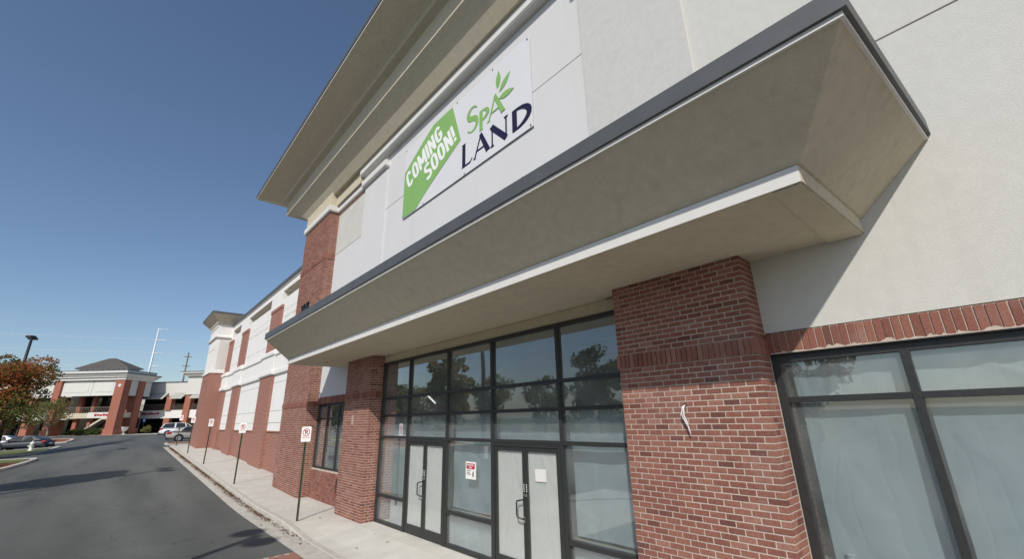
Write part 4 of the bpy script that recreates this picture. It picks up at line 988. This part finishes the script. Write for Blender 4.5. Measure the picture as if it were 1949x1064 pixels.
def tree(loc, h, cr, seed, m, n, leaf, name='tree', trunk_r=0.16, stem=0.3, nb=14, tint=None, bark='bark', spread=1.0, lean=(0, 0), nclump=34):
    rr = random.Random(seed); e_ = empty(name, loc)
    t = MB(); top = h * 0.72
    tp_ = [(lean[0] * q * h + rr.uniform(-0.04, 0.04) * h * 0.3 * q, lean[1] * q * h + rr.uniform(-0.04, 0.04) * h * 0.3 * q, top * q) for q in (0, 0.12, 0.3, 0.5, 0.75, 1)]
    t.tube([(tp_[0][0], tp_[0][1], -0.15)] + tp_[1:], [trunk_r * 1.35, trunk_r, trunk_r * 0.85, trunk_r * 0.62, trunk_r * 0.4, trunk_r * 0.12], 8)
    cs = []
    zc = h * (stem + 1) / 2; hz = h * (1 - stem) / 2
    for k in range(nb):
        q = rr.uniform(stem * 0.9, 0.95); z0 = top * min(q, 0.98); a = k * 2.4 + rr.uniform(-0.4, 0.4)
        prof = math.sqrt(max(0.05, 1 - ((z0 + 0.12 * h - zc) / (hz * 1.05)) ** 2)); L_ = cr * prof * rr.uniform(0.55, 0.95) * spread
        bx_, by_ = lean[0] * q * h, lean[1] * q * h
        end = (bx_ + L_ * math.cos(a), by_ + L_ * math.sin(a), z0 + L_ * rr.uniform(0.35, 0.8))
        mid = (bx_ + (end[0] - bx_) * 0.5, by_ + (end[1] - by_) * 0.5, z0 + (end[2] - z0) * 0.35)
        t.tube([(bx_, by_, z0 - 0.05), mid, end], [trunk_r * 0.4, trunk_r * 0.22, trunk_r * 0.06], 5)
        cs.append((*end, cr * rr.uniform(0.24, 0.40)))
    for k in range(nclump):
        while True:
            p = [rr.uniform(-1, 1) for _ in range(3)]; d2 = sum(q * q for q in p)
            if 0.12 < d2 < 1: break
        if p[2] < -0.3: p[0] *= 0.8; p[1] *= 0.8
        cs.append((p[0] * cr * 0.85 + lean[0] * h * 0.6, p[1] * cr * 0.85 + lean[1] * h * 0.6, zc + p[2] * hz * 0.88, cr * rr.uniform(0.17, 0.34)))
    t.build('trunk', bark, e_, smooth=True)
    tf = tint or (lambda p, c: rr.random() * 0.2 + 0.4)
    leaf_cloud(cs, n, leaf, seed, 'crown', m, e_, tf)
    return e_
def clump_tint(lo, hi, zspan=None, zt=0.0):
    def f(p, c):
        v = (math.sin(c[0] * 7.1 + c[2] * 3.3) * 43758.5) % 1.0; v = lo + (hi - lo) * v
        if zspan: v += zt * ((p[2] - zspan[0]) / (zspan[1] - zspan[0]) - 0.5)
        return v
    return f
# the reddening maple at the left edge
g = gz(-55.5, -7.0)
t1 = tree((-55.2, -8.0, g + 0.1), 8.5, 3.5, 21, 'leaf_maple', 22000, 0.11, 'maple_tree', 0.22, 0.20, 16, clump_tint(0.05, 0.8, (2, 9.5), 0.75), nclump=46)
tag(t1, 'red and green maple tree at the left edge of the drive', 'tree')
# trees just out of frame whose shade lies across the asphalt
t2 = tree((-26.5, -6.0, gz(-26.5, -6.0)), 7.6, 1.75, 31, 'leaf_olive', 9000, 0.13, 'maple_tree', 0.15, 0.26, 12, clump_tint(0.1, 0.9), nclump=44); tag(t2, 'tree whose long shade falls across the near asphalt of the drive', 'tree')
t3 = copy_tree(t2); t3.location = (-39.4, -9.2, gz(-39.4, -9.2)); t3.rotation_euler = (0, 0, 2.0); t3.scale = (0.72,) * 3; tag(t3, 'tree whose shade lies farther up the drive near the planted island', 'tree')
# row of trees across the lot, mirrored in the entrance glass
ta = tree((-36, -36, -0.3), 12.5, 3.9, 41, 'leaf_green', 5200, 0.26, 'oak_tree', 0.26, 0.15, 14, clump_tint(0.0, 1.0), nclump=40)
tb = tree((-49, -39, -0.3), 10.0, 3.6, 42, 'leaf_olive', 3800, 0.22, 'oak_tree', 0.22, 0.22, 14, clump_tint(0.1, 1.0), nclump=34)
row = [ta, tb]
for k, (x, y, s, rz) in enumerate(((-24, -33, 0.95, 1.0), (-61, -38, 1.1, 2.2), (-73, -37, 0.95, 0.4), (-88, -40, 1.1, 3.3), (-104, -42, 1.0, 4.1), (-12, -36, 1.0, 2.8))):
    c = copy_tree((ta, tb)[k % 2]); c.location = (x, y, -0.3); c.scale = (s, s, s); c.rotation_euler = (0, 0, rz); row.append(c)
for t in row: tag(t, 'leafy tree across the lot, mirrored in the entrance glass', 'tree', 'trees mirrored in the storefront glass')

# ------------------------------------------------------------------ the far two-storey building (local frame: x right along its front, y back, z up)
OX, OY, OG = -103.9, 0.35, 1.25
far = empty('shopping_building', (OX, OY, 0), R(48.007)); tag(far, 'two storey brick and stucco shopping building with a hipped corner pavilion', 'building')
def fp(b, name, m, parent=None): return b.build(name, m, parent if parent is not None else far)
def loc_world(u, bk): c, s = math.cos(R(48.007)), math.sin(R(48.007)); return (OX + u * c - bk * s, OY + u * s + bk * c)
PB = 6.2      # pavilion depth
for (a, c, y0, y1) in ((-12.75, -11.55, 0, 1.3), (-1.90, -0.30, 0, 1.4), (-1.85, -0.35, 3.2, 4.6)):
    cl_ = fp(MB().box(a, c, y0, y1, OG - 0.6, 10.56), 'brick_column', 'brick_distant')
    fp(MB().box(a - 0.2, c + 0.2, y0 - 0.2, y1 + 0.2, OG - 0.6, OG + 1.0), 'plinth', 'brick_distant', cl_)
for (a, c) in ((-10.1, -9.4), (-7.5, -6.95)): fp(MB().box(a, c, 2.4, 3.0, OG, 7.9), 'brick_column', 'brick_distant')
for (a, c) in ((-11.52, -6.22), (-6.17, -1.92)):
    p_ = fp(MB().box(a, c, 0.35, 0.7, 7.9, 10.55), 'fascia_panel', 'panel_grey')
    fp(MB().box(a + 0.6, c - 0.6, 0.31, 0.349, 8.55, 10.2), 'raised_panel', 'panel_grey', p_)
fp(MB().box(-0.9, -0.55, 1.42, 3.18, 7.9, 10.55).box(-0.9, -0.55, 4.62, PB, 7.9, 10.55), 'side_fascia', 'panel_grey')
fp(MB().tube([(-1.1, -0.03, 9.6), (-1.1, 0.0, 9.6)], 0.28, 14), 'round_medallion', 'steel_white')
def frame_t(levels, nm, m):
    b = MB()
    for p, z in levels: b.v += [(-12.75 - p, -p, z), (-0.30 + p, -p, z), (-0.30 + p, PB + p, z), (-12.75 - p, PB + p, z)]
    for k in range(len(levels) - 1):
        for q in range(4): b.f.append((4 * k + q, 4 * k + (q + 1) % 4, 4 * k + 4 + (q + 1) % 4, 4 * k + 4 + q))
    b.f.append((0, 1, 2, 3)); e0 = 4 * (len(levels) - 1); b.f.append((e0, e0 + 1, e0 + 2, e0 + 3)); return fp(b, nm, m)
frame_t([(-0.05, 10.56), (0.12, 10.60), (0.12, 10.85), (0.40, 11.05), (0.40, 11.15), (0.55, 11.3), (0.75, 11.58)], 'cornice', 'trim_white')
frame_t([(0.78, 11.582), (0.78, 11.72)], 'cornice_cap', 'cap_metal')
frame_t([(0.0, 11.722), (0.15, 11.85), (0.2, 12.2)], 'upper_cornice', 'trim_white')
frame_t([(0.23, 12.202), (0.23, 12.30)], 'cornice_cap', 'cap_metal')
frame_t([(-1.75, 12.302), (-1.75, 12.72), (-1.4, 12.80), (-1.3, 12.92)], 'roof_drum', 'trim_white')
for k in range(9): fp(MB().box(-10.6 + k * 0.98, -10.2 + k * 0.98, 1.70, 1.749, 12.4, 12.66), 'vent_opening', 'joint_dark')
b = MB(); ex = 1.25; b.v = [(-12.75 + ex, ex, 12.925), (-0.3 - ex, ex, 12.925), (-0.3 - ex, PB - ex, 12.925), (-12.75 + ex, PB - ex, 12.925), (-7.2, PB / 2, 14.9), (-5.9, PB / 2, 14.9)]
b.f = [(0, 1, 5, 4), (1, 2, 5), (2, 3, 4, 5), (3, 0, 4), (0, 3, 2, 1)]; fp(b, 'hipped_roof', 'roof_shingle')
# behind the pavilion columns
fp(MB().box(-12.7, -1.9, 3.6, 3.8, 5.1, 10.5), 'upper_glazing', 'dark_glass'); fp(MB().box(-12.7, -0.5, 5.0, 5.3, OG - 0.5, 4.1), 'lower_glazing', 'dark_glass')
fp(MB().box(-12.7, -0.6, 1.6, 5.2, 4.12, 5.0), 'balcony_slab', 'stucco_cream')
fp(MB().box(-6.9, -1.95, 1.45, 1.58, 4.12, 5.08), 'shop_fascia', 'trim_white')
for k in range(7): fp(MB().box(-5.6 + k * 0.5, -5.2 + k * 0.5, 1.40, 1.449, 4.45 + 0.05 * (k % 2), 4.85 - 0.06 * (k % 3)), 'red_letter', 'sign_red')
fp(MB().box(-12.7, -2.0, 1.62, 1.68, 5.95, 6.02), 'handrail', 'rail_brown')
for k in range(36): fp(MB().box(-12.6 + k * 0.29, -12.55 + k * 0.29, 1.63, 1.67, 5.0, 5.95), 'baluster', 'rail_brown')
fp(MB().prism([(-6.1, 1.9), (-6.1, 2.3), (-3.3, 4.15), (-1.9, 4.15), (-1.9, 3.85), (-3.2, 3.85)], 'y', 0.5, 0.75), 'stair_stringer', 'stucco_cream')
for k in range(11): fp(MB().box(-6.0 + k * 0.25, -5.7 + k * 0.25, 0.76, 1.55, 1.95 + k * 0.175, 2.0 + k * 0.175), 'stair_tread', 'concrete')
# right wing, set back
YB = 8.0
fp(MB().box(-4.5, 22, YB, YB + 10, 8.0, 10.62), 'parapet_wall', 'stucco'); fp(MB().box(-4.5, 22, YB - 0.12, YB + 10, 10.622, 10.78), 'parapet_cap', 'cap_metal')
fp(MB().box(-4.5, 22, YB - 0.03, YB - 0.001, 9.75, 9.83), 'stucco_moulding', 'trim_white')
fp(MB().box(-4.5, 22, YB + 2.2, YB + 2.4, 1.0, 8.0), 'recessed_glazing', 'dark_glass'); fp(MB().box(-4.5, 22, YB - 0.02, YB + 2.2, 4.0, 5.35), 'balcony_slab', 'stucco'); fp(MB().box(-4.6, 22, YB - 0.18, YB - 0.021, 3.92, 5.38), 'shop_fascia', 'trim_white')
for (a, c) in ((1.85, 2.95), (5.45, 6.6), (11, 12.1), (15, 16.1)):
    fp(MB().box(a, c, YB - 0.5, YB + 0.6, 5.38, 7.99), 'brick_column', 'brick_distant')
    fp(MB().box(a, c, YB - 0.15, YB + 0.6, 0.9, 3.91), 'brick_column', 'brick_distant')
fp(MB().box(5.45, 6.6, YB - 0.55, YB - 0.19, 0.9, 5.5), 'brick_column', 'brick_distant')
for (a, c) in ((-3.5, 1.8), (3.0, 5.4), (6.8, 10.8)):
    fp(MB().prism([(YB - 0.01, 8.65), (YB - 1.35, 7.55), (YB - 1.35, 7.42), (YB - 1.32, 7.42), (YB - 1.32, 7.53), (YB - 0.01, 8.55)], 'x', a, c), 'awning', 'awning_cloth')
    fp(MB().box(a, c, YB - 0.1, YB - 0.04, 6.45, 6.52), 'handrail', 'rail_brown')
    n = int((c - a) / 0.22)
    for k in range(n): fp(MB().box(a + k * 0.22, a + k * 0.22 + 0.045, YB - 0.09, YB - 0.05, 5.40, 6.45), 'baluster', 'rail_brown')
for k in range(12):
    x0 = -2.6 + k * 0.29; fp(MB().box(x0, x0 + 0.23, YB - 0.23, YB - 0.181, 4.62 + 0.05 * math.sin(k * 2.1), 4.95 + 0.10 * math.sin(k * 1.3)), 'red_letter', 'sign_red')
tw2 = fp(MB().box(5.5, 11, YB - 0.7, YB + 4, 8.2, 11.5), 'end_tower', 'stucco')
for lv, nm, m_ in (((0.1, 11.502, 11.75), 'tower_cornice', 'trim_white'), ((0.55, 11.752, 12.2), 'tower_cornice', 'trim_white'), ((1.0, 12.202, 12.4), 'tower_cornice', 'trim_white'), ((1.05, 12.402, 12.55), 'tower_cap', 'cap_metal')):
    fp(MB().box(5.5 - lv[0], 11 + lv[0], YB - 0.7 - lv[0], YB + 4 + lv[0], lv[1], lv[2]), nm, m_, tw2)
# left wing, mostly behind the maple
fp(MB().box(-60, -12.9, 4.0, 14, 8.0, 10.9), 'parapet_wall', 'stucco'); fp(MB().box(-60, -12.9, 3.7, 14, 10.902, 11.6), 'wing_cornice', 'trim_white'); fp(MB().box(-60, -12.9, 3.6, 14, 11.602, 11.75), 'parapet_cap', 'cap_metal')
fp(MB().box(-60, -12.9, 6.0, 6.2, 0.8, 8.0), 'recessed_glazing', 'dark_glass'); fp(MB().box(-60, -12.9, 3.9, 6.0, 4.0, 5.2), 'balcony_slab', 'trim_white')
for k in range(8): fp(MB().box(-15.5 - k * 5.2, -14.2 - k * 5.2, 3.7, 5.0, 0.6, 8.0), 'brick_column', 'brick_distant')
fp(MB().box(-60, 22, 15, 30, 0, 10.4), 'rear_block', 'stucco')
# its pavement and planting
def far_sheet(name, u0, u1, b0, b1, dz, m, nx=12, ny=4):
    b = MB()
    for i in range(nx + 1):
        for j in range(ny + 1):
            X, Y = loc_world(u0 + (u1 - u0) * i / nx, b0 + (b1 - b0) * j / ny); b.v.append((X, Y, max(OG - 0.05, 0) + dz))
    for i in range(nx):
        for j in range(ny): k = i * (ny + 1) + j; b.f.append((k, k + ny + 1, k + ny + 2, k + 1))
    return tag(b.build(name, m), kind='structure')
far_sheet('far_pavement', -60, 22, -1.0, 15, 0.04, 'concrete')
b = MB()
for i in range(42):
    u = -60 + 82 * i / 41; X, Y = loc_world(u, -1.0); X2, Y2 = loc_world(u, -0.8); b.v += [(X, Y, OG - 0.4), (X, Y, OG + 0.0), (X2, Y2, OG + 0.0), (X2, Y2, OG - 0.4)]
for i in range(41):
    for q in range(3): b.f.append((4 * i + q, 4 * i + 4 + q, 4 * i + 5 + q, 4 * i + 1 + q))
tag(b.build('far_kerb', 'kerb'), kind='structure')
def shrub(u, bk, r, seed, m, label, hs=1.0):
    X, Y = loc_world(u, bk); e_ = empty('shrub', (X, Y, OG)); rr = random.Random(seed)
    cs = [(rr.uniform(-r, r) * 0.6, rr.uniform(-r, r) * 0.6, r * hs * rr.uniform(0.35, 1.1), r * rr.uniform(0.4, 0.6)) for _ in range(9)]
    MB().tube([(0, 0, -0.1), (0, 0, r * 0.7)], [0.05, 0.03], 5).build('stem', 'bark', e_)
    leaf_cloud(cs, 900, 0.10, seed, 'foliage', m, e_, clump_tint(0.2, 0.9)); tag(e_, label, 'shrub', 'shrubs before the far building')
for k, (u, lab) in enumerate(((-6.7, 'leftmost round green shrub beside the leaning pale tree trunk'), (-5.4, 'round green shrub under the foot of the stair'), (-4.2, 'middle round green shrub below the stair'), (-3.2, 'round green shrub second from the corner brick column'), (-2.5, 'round green shrub touching the corner brick column'))):
    shrub(u, -0.55, 0.8, 70 + k, 'leaf_green', lab)
shrub(1.6, 4.6, 0.8, 77, 'leaf_olive', 'yellow green upright shrub near the blue parking sign', 1.5)
X, Y = loc_world(-6.6, -4.6)
t5 = tree((X, Y, gz(X, Y) + 0.1), 6.6, 3.1, 55, 'leaf_olive', 2600, 0.13, 'crape_myrtle', 0.13, 0.25, 12, clump_tint(0.0, 0.8), 'bark_pale', lean=(-0.10, -0.18)); tag(t5, 'thin olive green tree with leaning pale trunk before the pavilion', 'tree')
X, Y = loc_world(-13.5, -3.0)
t6 = tree((X, Y, gz(X, Y) + 0.1), 5.2, 2.6, 57, 'leaf_green', 2200, 0.14, 'small_tree', 0.12, 0.25, 12, clump_tint(0.2, 1.0)); tag(t6, 'small green tree behind the dark parked car', 'tree')
# handicapped-parking sign
X, Y = loc_world(0.2, 5.5); hs = empty('accessible_parking_sign', (X, Y, OG), R(48)); tag(hs, 'blue accessible parking sign on a thin post by the far building', 'sign')
MB().tube([(0, 0, -0.1), (0, 0, 2.6)], 0.04, 6).build('post', 'post_green', hs); MB().box(-0.26, 0.26, -0.07, -0.045, 1.95, 2.7).build('plate', 'sign_blue', hs); MB().box(-0.13, 0.13, -0.075, -0.071, 2.2, 2.5).build('symbol', 'sign_face', hs)
X, Y = loc_world(-0.1, 1.9); ur = MB().lathe([(0.35, 0), (0.4, 0.1), (0.15, 0.25), (0.15, 0.45), (0.45, 0.7), (0.62, 1.2), (0.66, 1.25), (0.55, 1.25), (0.0, 1.1)], (0, 0, 0), 16).build('urn_planter', 'hydrant_white', smooth=True); ur.location = (X, Y, OG)
tag(ur, 'white urn planter between the two corner brick columns', 'planter')

# ------------------------------------------------------------------ planted islands
def island(name, poly, m_top, bed=None, h=0.13):
    cx = sum(p[0] for p in poly) / len(poly); cy = sum(p[1] for p in poly) / len(poly)
    b = MB(); n = len(poly)
    inn = [(p[0] + (cx - p[0]) * 0.04, p[1] + (cy - p[1]) * 0.08) for p in poly]
    for p in poly: b.v.append((p[0], p[1], gz(*p) - 0.05))
    for p in poly: b.v.append((p[0], p[1], gz(*p) + h))
    for p in inn: b.v.append((p[0], p[1], gz(*p) + h))
    for p in inn: b.v.append((p[0], p[1], gz(*p) + h - 0.06))
    for k in range(3):
        for q in range(n): b.f.append((k * n + q, k * n + (q + 1) % n, (k + 1) * n + (q + 1) % n, (k + 1) * n + q))
    kb = tag(b.build(name, 'kerb'), kind='structure')
    t = MB(); N = 5
    rings = []
    for k in range(N):
        f = k / N; rings.append([(p[0] + (cx - p[0]) * f, p[1] + (cy - p[1]) * f) for p in inn])
    for r_ in rings:
        for p in r_: t.v.append((p[0], p[1], gz(*p) + h - 0.03))
    t.v.append((cx, cy, gz(cx, cy) + h - 0.03))
    for k in range(N - 1):
        for q in range(n): t.f.append((k * n + q, k * n + (q + 1) % n, (k + 1) * n + (q + 1) % n, (k + 1) * n + q))
    for q in range(n): t.f.append(((N - 1) * n + q, (N - 1) * n + (q + 1) % n, N * n))
    o = t.build('grass_bed', m_top, kb, smooth=True)
    return kb
island('planted_island', [(-35.5, -4.9), (-39, -4.15), (-43, -3.75), (-46.5, -3.55), (-48.2, -3.75), (-49.5, -4.6), (-51.5, -7), (-52, -14), (-40, -16), (-34, -14), (-34, -7)], 'mulch')
island('grass_island', [(-57.5, -4.6), (-62, -3.9), (-66, -3.6), (-67.6, -3.8), (-68, -4.6), (-67, -9), (-66, -20), (-58, -20), (-57, -10)], 'grass')
b = MB()
gpts = [(-43.5, -4.05), (-47.6, -4.0), (-49.0, -4.9), (-51.2, -7.3), (-51.4, -12), (-47.5, -10), (-46.5, -6.5)]
b.face([(p[0], p[1], gz(*p) + 0.125) for p in gpts]); tag(b.build('grass_patch', 'grass'), kind='structure')

# ------------------------------------------------------------------ light poles, hydrant
def light_pole(x, y, h=10.6, rz=0.0):
    e_ = empty('light_pole', (x, y, gz(x, y)), rz)
    MB().tube([(0, 0, 0), (0, 0, 0.7)], 0.30, 14).build('base', 'concrete', e_)
    MB().tube([(0, 0, 0.7), (0, 0, h)], [0.17, 0.10], 12).build('pole', 'lamp_metal', e_, smooth=True)
    for s in (-1, 1):
        MB().box(min(s * 0.085, s * 0.35), max(s * 0.085, s * 0.35), -0.04, 0.04, h - 0.16, h - 0.06).build('arm', 'lamp_metal', e_)
        hd = MB(); hd.tube([(s * 0.62, 0, h - 0.20), (s * 0.62, 0, h - 0.17), (s * 0.62, 0, h - 0.06), (s * 0.62, 0, h - 0.02)], [0.34, 0.38, 0.36, 0.30], 16); hd.build('lamp_head', 'lamp_metal', e_)
    return e_
p0 = light_pole(-5.6, -6.65); tag(p0, 'twin head parking light pole casting the shadow beside the paver crossing', 'light pole', 'parking lot light poles')
for x, y, lab in ((-23.7, -7.0, 'twin head parking light pole casting a shadow beyond the second sign'), (-41.8, -8.3, 'twin head parking light pole with its shadow near the sidewalk corner'), (-60.3, -7.35, 'dark twin head light pole rising behind the maple tree')):
    c = copy_tree(p0); c.location = (x, y, gz(x, y)); tag(c, lab, 'light pole', 'parking lot light poles')
hy = empty('fire_hydrant', (-64.3, -5.55, gz(-64.3, -5.55) + 0.1)); tag(hy, 'white fire hydrant on the grass strip before the dark car', 'fire hydrant')
MB().lathe([(0.20, 0), (0.20, 0.06), (0.14, 0.08), (0.14, 0.58), (0.18, 0.60), (0.18, 0.66), (0.15, 0.72), (0.09, 0.80), (0.03, 0.84), (0.03, 0.92)], (0, 0, 0), 14).build('barrel', 'hydrant_white', hy, smooth=True)
for s in (-1, 1): MB().tube([(s * 0.12, 0, 0.48), (s * 0.24, 0, 0.48)], 0.07, 10).build('side_outlet', 'hydrant_white', hy)
MB().tube([(0, -0.12, 0.42), (0, -0.26, 0.42)], 0.09, 10).build('front_outlet', 'hydrant_white', hy)

# ------------------------------------------------------------------ cars
def car(name, loc, rz, paint, suv=False):
    e_ = empty(name, loc, rz); L_, Wd = (4.85, 1.84) if not suv else (4.75, 1.88)
    # stations: x (front = +), sill z, belt z, half width
    if not suv:
        st = [(-2.42, 0.42, 0.78, 0.70), (-2.34, 0.26, 0.98, 0.83), (-1.9, 0.22, 1.03, 0.90), (-1.2, 0.20, 1.00, 0.92), (0, 0.20, 0.96, 0.92), (0.9, 0.20, 0.94, 0.91), (1.5, 0.21, 0.86, 0.90), (2.05, 0.24, 0.76, 0.84), (2.32, 0.28, 0.66, 0.74), (2.43, 0.40, 0.56, 0.58)]
        cab = [(-1.95, 1.02, 0.72), (-1.05, 1.40, 0.60), (-0.35, 1.46, 0.62), (0.25, 1.43, 0.61), (1.15, 0.94, 0.74)]
    else:
        st = [(-2.36, 0.45, 0.80, 0.74), (-2.30, 0.30, 1.08, 0.86), (-1.9, 0.26, 1.10, 0.92), (-1.0, 0.24, 1.08, 0.94), (0, 0.24, 1.06, 0.94), (0.9, 0.24, 1.04, 0.93), (1.4, 0.25, 0.98, 0.92), (1.95, 0.28, 0.90, 0.87), (2.26, 0.32, 0.78, 0.78), (2.38, 0.42, 0.66, 0.62)]
        cab = [(-2.28, 1.08, 0.80), (-1.95, 1.62, 0.68), (-0.8, 1.70, 0.68), (0.2, 1.64, 0.66), (1.15, 1.04, 0.76)]
    b = MB(); nr = 9
    for x, zs, zb, hw in st:
        zm = zs + (zb - zs) * 0.45
        ring = [(-hw * 0.86, zs), (-hw * 0.99, zs + (zb - zs) * 0.2), (-hw * 1.0, zm), (-hw * 0.94, zb - 0.03), (0, zb + 0.035), (hw * 0.94, zb - 0.03), (hw, zm), (hw * 0.99, zs + (zb - zs) * 0.2), (hw * 0.86, zs)]
        b.v += [(x, y, z) for y, z in ring]
    for i in range(len(st) - 1):
        for q in range(nr): b.f.append((i * nr + q, i * nr + (q + 1) % nr, (i + 1) * nr + (q + 1) % nr, (i + 1) * nr + q))
    b.f.append(tuple(range(nr))); b.f.append(tuple((len(st) - 1) * nr + q for q in range(nr)))
    bo = b.build('body', paint, e_, smooth=True); sbm = bo.modifiers.new('s', 'SUBSURF'); sbm.levels = 1; sbm.render_levels = 2
    # cabin
    c = MB()
    base = lambda x: 0.86
    n = len(cab)
    for x, z, hw in cab: c.v += [(x, -hw, z), (x, hw, z)]
    zb0 = 0.95 if not suv else 1.05
    xl = [cab[0][0], cab[1][0] - 0.35, cab[2][0], cab[3][0] + 0.25, cab[-1][0]]
    for x in xl: c.v += [(x, -0.84, zb0), (x, 0.84, zb0)]
    for i in range(n - 1):
        c.f.append((2 * i, 2 * i + 1, 2 * i + 3, 2 * i + 2))
        c.f.append((2 * i, 2 * i + 2, 2 * n + 2 * i + 2, 2 * n + 2 * i)); c.f.append((2 * i + 1, 2 * n + 2 * i + 1, 2 * n + 2 * i + 3, 2 * i + 3))
    c.f.append((0, 2 * n, 2 * n + 1, 1)); c.f.append((2 * n - 2, 2 * n - 1, 4 * n - 1, 4 * n - 2))
    co = c.build('cabin', paint, e_); bv = co.modifiers.new('b', 'BEVEL'); bv.width = 0.05; bv.segments = 3
    # glazing: windscreen, rear window, side windows
    def quadp(p0, p1, t): return tuple(p0[i] + (p1[i] - p0[i]) * t for i in range(3))
    def pane(a, b_, c_, d_, nm, off):
        cen = tuple(sum(q[i] for q in (a, b_, c_, d_)) / 4 for i in range(3))
        P_ = [tuple(cen[i] + (q[i] - cen[i]) * 0.86 + off[i] for i in range(3)) for q in (a, b_, c_, d_)]
        Q_ = [tuple(p[i] - off[i] * 0.6 for i in range(3)) for p in P_]
        m_ = MB(); m_.v = P_ + Q_; m_.f = [(0, 1, 2, 3), (7, 6, 5, 4)] + [(k, (k + 1) % 4, 4 + (k + 1) % 4, 4 + k) for k in range(4)]
        m_.build(nm, 'car_glass', e_)
    V = c.v
    pane(V[2 * n - 4], V[2 * n - 3], V[4 * n - 1], V[4 * n - 2], 'windscreen', (0.02, 0, 0.02)) if False else pane(V[2 * (n - 2)], V[2 * (n - 2) + 1], V[2 * (n - 1) + 1], V[2 * (n - 1)], 'windscreen', (0.025, 0, 0.03))
    pane(V[0], V[1], V[3], V[2], 'rear_window', (-0.025, 0, 0.03))
    for s, k in ((-1, 0), (1, 1)):
        for i, nm in ((1, 'side_window'), (2, 'side_window')):
            pane(V[2 * i + k], V[2 * i + 2 + k], V[2 * n + 2 * i + 2 + k], V[2 * n + 2 * i + k], nm, (0, s * 0.025, 0.005))
        a = V[2 * 3 + k]; d_ = V[2 * n + 2 * 3 + k]; e2 = V[2 * n + 2 * 4 + k]
        pane(a, quadp(a, e2, 0.75), quadp(d_, e2, 0.75), d_, 'side_window', (0, s * 0.025, 0.004))
        # wheels
        for wx in (-1.42, 1.45):
            wz = 0.33 if not suv else 0.36
            wh = MB().tube([(wx, s * 0.70, wz), (wx, s * 0.93, wz)], wz, 22).build('wheel', 'tyre', e_)
            MB().tube([(wx, s * 0.925, wz), (wx, s * 0.942, wz)], [wz * 0.66, wz * 0.6], 16).build('rim', 'rim', wh)
            MB().tube([(wx, s * 0.66, wz + 0.02), (wx, s * 0.918, wz + 0.02)], wz * 1.17, 22).build('wheel_arch', 'black_plastic', e_)
        zl = st[1][2]
        MB().box(-2.40 if not suv else -2.36, -2.05, min(s * 0.52, s * 0.87), max(s * 0.52, s * 0.87), zl - 0.24, zl - 0.06).build('tail_light', 'tail_red', e_, bevel=0.02)
        MB().box(1.98, 2.30, min(s * 0.50, s * 0.80), max(s * 0.50, s * 0.80), 0.56 if not suv else 0.66, 0.68 if not suv else 0.80).build('headlight', 'head_clear', e_, bevel=0.02)
        MB().box(0.62, 0.82, min(s * 0.90, s * 1.06), max(s * 0.90, s * 1.06), 0.93 if not suv else 1.04, 1.07 if not suv else 1.2).build('side_mirror', paint, e_, bevel=0.02)
    MB().box(-2.46, -2.30, -0.27, 0.27, 0.55, 0.70).build('number_plate', 'plate_white', e_)
    MB().box(-2.47, -2.0, -0.78, 0.78, 0.24, 0.42).build('rear_bumper', 'black_plastic', e_, bevel=0.04)
    MB().box(2.0, 2.46, -0.60, 0.60, 0.22, 0.36).build('front_bumper', 'black_plastic', e_, bevel=0.04)
    return e_
def place(car_, x, y): car_.location = (x, y, gz(x, y))
c1 = car('parked_car', (0, 0, 0), math.atan2(-2.73, -1.35), 'paint_dark'); place(c1, -71.6, -6.9); tag(c1, 'dark blue grey sedan parked behind the fire hydrant', 'car')
c2 = car('parked_car', (0, 0, 0), R(84), 'paint_silver'); place(c2, -55.2, 6.5); tag(c2, 'silver beige sedan parked beyond the brick tower', 'car')
c3 = car('parked_car', (0, 0, 0), R(80), 'paint_white', True); place(c3, -73.5, 7.0); tag(c3, 'white wagon parked behind the silver sedan', 'car')
c4 = car('parked_car', (0, 0, 0), math.atan2(-2.73, -1.0), 'paint_white'); place(c4, -77.2, -9.6); tag(c4, 'white car half hidden behind the dark sedan', 'car')
island('mulch_island', [(-84.5, -4.2), (-87, -3.7), (-89.5, -3.8), (-91, -5), (-92, -9), (-93, -16), (-88, -16), (-85.5, -8)], 'mulch')
island('end_island', [(-50.2, 3.9), (-51.5, 3.75), (-52.6, 3.95), (-52.7, 9), (-50.2, 9)], 'mulch')

# ------------------------------------------------------------------ power line far behind
pp = empty('transmission_pole', (-258, 7.6, 0)); tag(pp, 'tall white steel transmission pole with short arms', 'power pole')
MB().tube([(0, 0, -1), (0, 0, 46.5)], [0.55, 0.30], 12).build('mast', 'steel_white', pp, smooth=True)
for k, z in enumerate((46, 41, 35, 29)): MB().tube([(0, 0, z - 0.3), (1.0, 3.4, z)], [0.22, 0.12], 6).build('arm', 'steel_white', pp)
wp = empty('utility_pole', (-190, 15.3, 0)); tag(wp, 'dark wooden utility pole behind the far building', 'power pole')
MB().tube([(0, 0, -1), (0, 0, 27.2)], [0.32, 0.22], 10).build('mast', 'wood_pole', wp, smooth=True)
for z in (25.6, 22.3): MB().box(-0.1, 0.1, -1.2, 1.2, z, z + 0.2).build('crossarm', 'wood_pole', wp)
for k, z in enumerate((41.0, 35.0, 29.0)):
    pts = []
    for i in range(25):
        t = i / 24; y = -160 + 330 * t; q = (y - 11) / 170.0
        pts.append((-257 - 20 * abs(q), y, z - 8 * (abs(q) - q * q) * 1.2 + 2 * abs(q)))
    tag(MB().tube(pts, 0.055, 4).build('power_cable', 'cable'), ('uppermost', 'middle', 'lowest')[k] + ' pale power cable slung across the sky from the steel pole', 'cable', 'power cables')
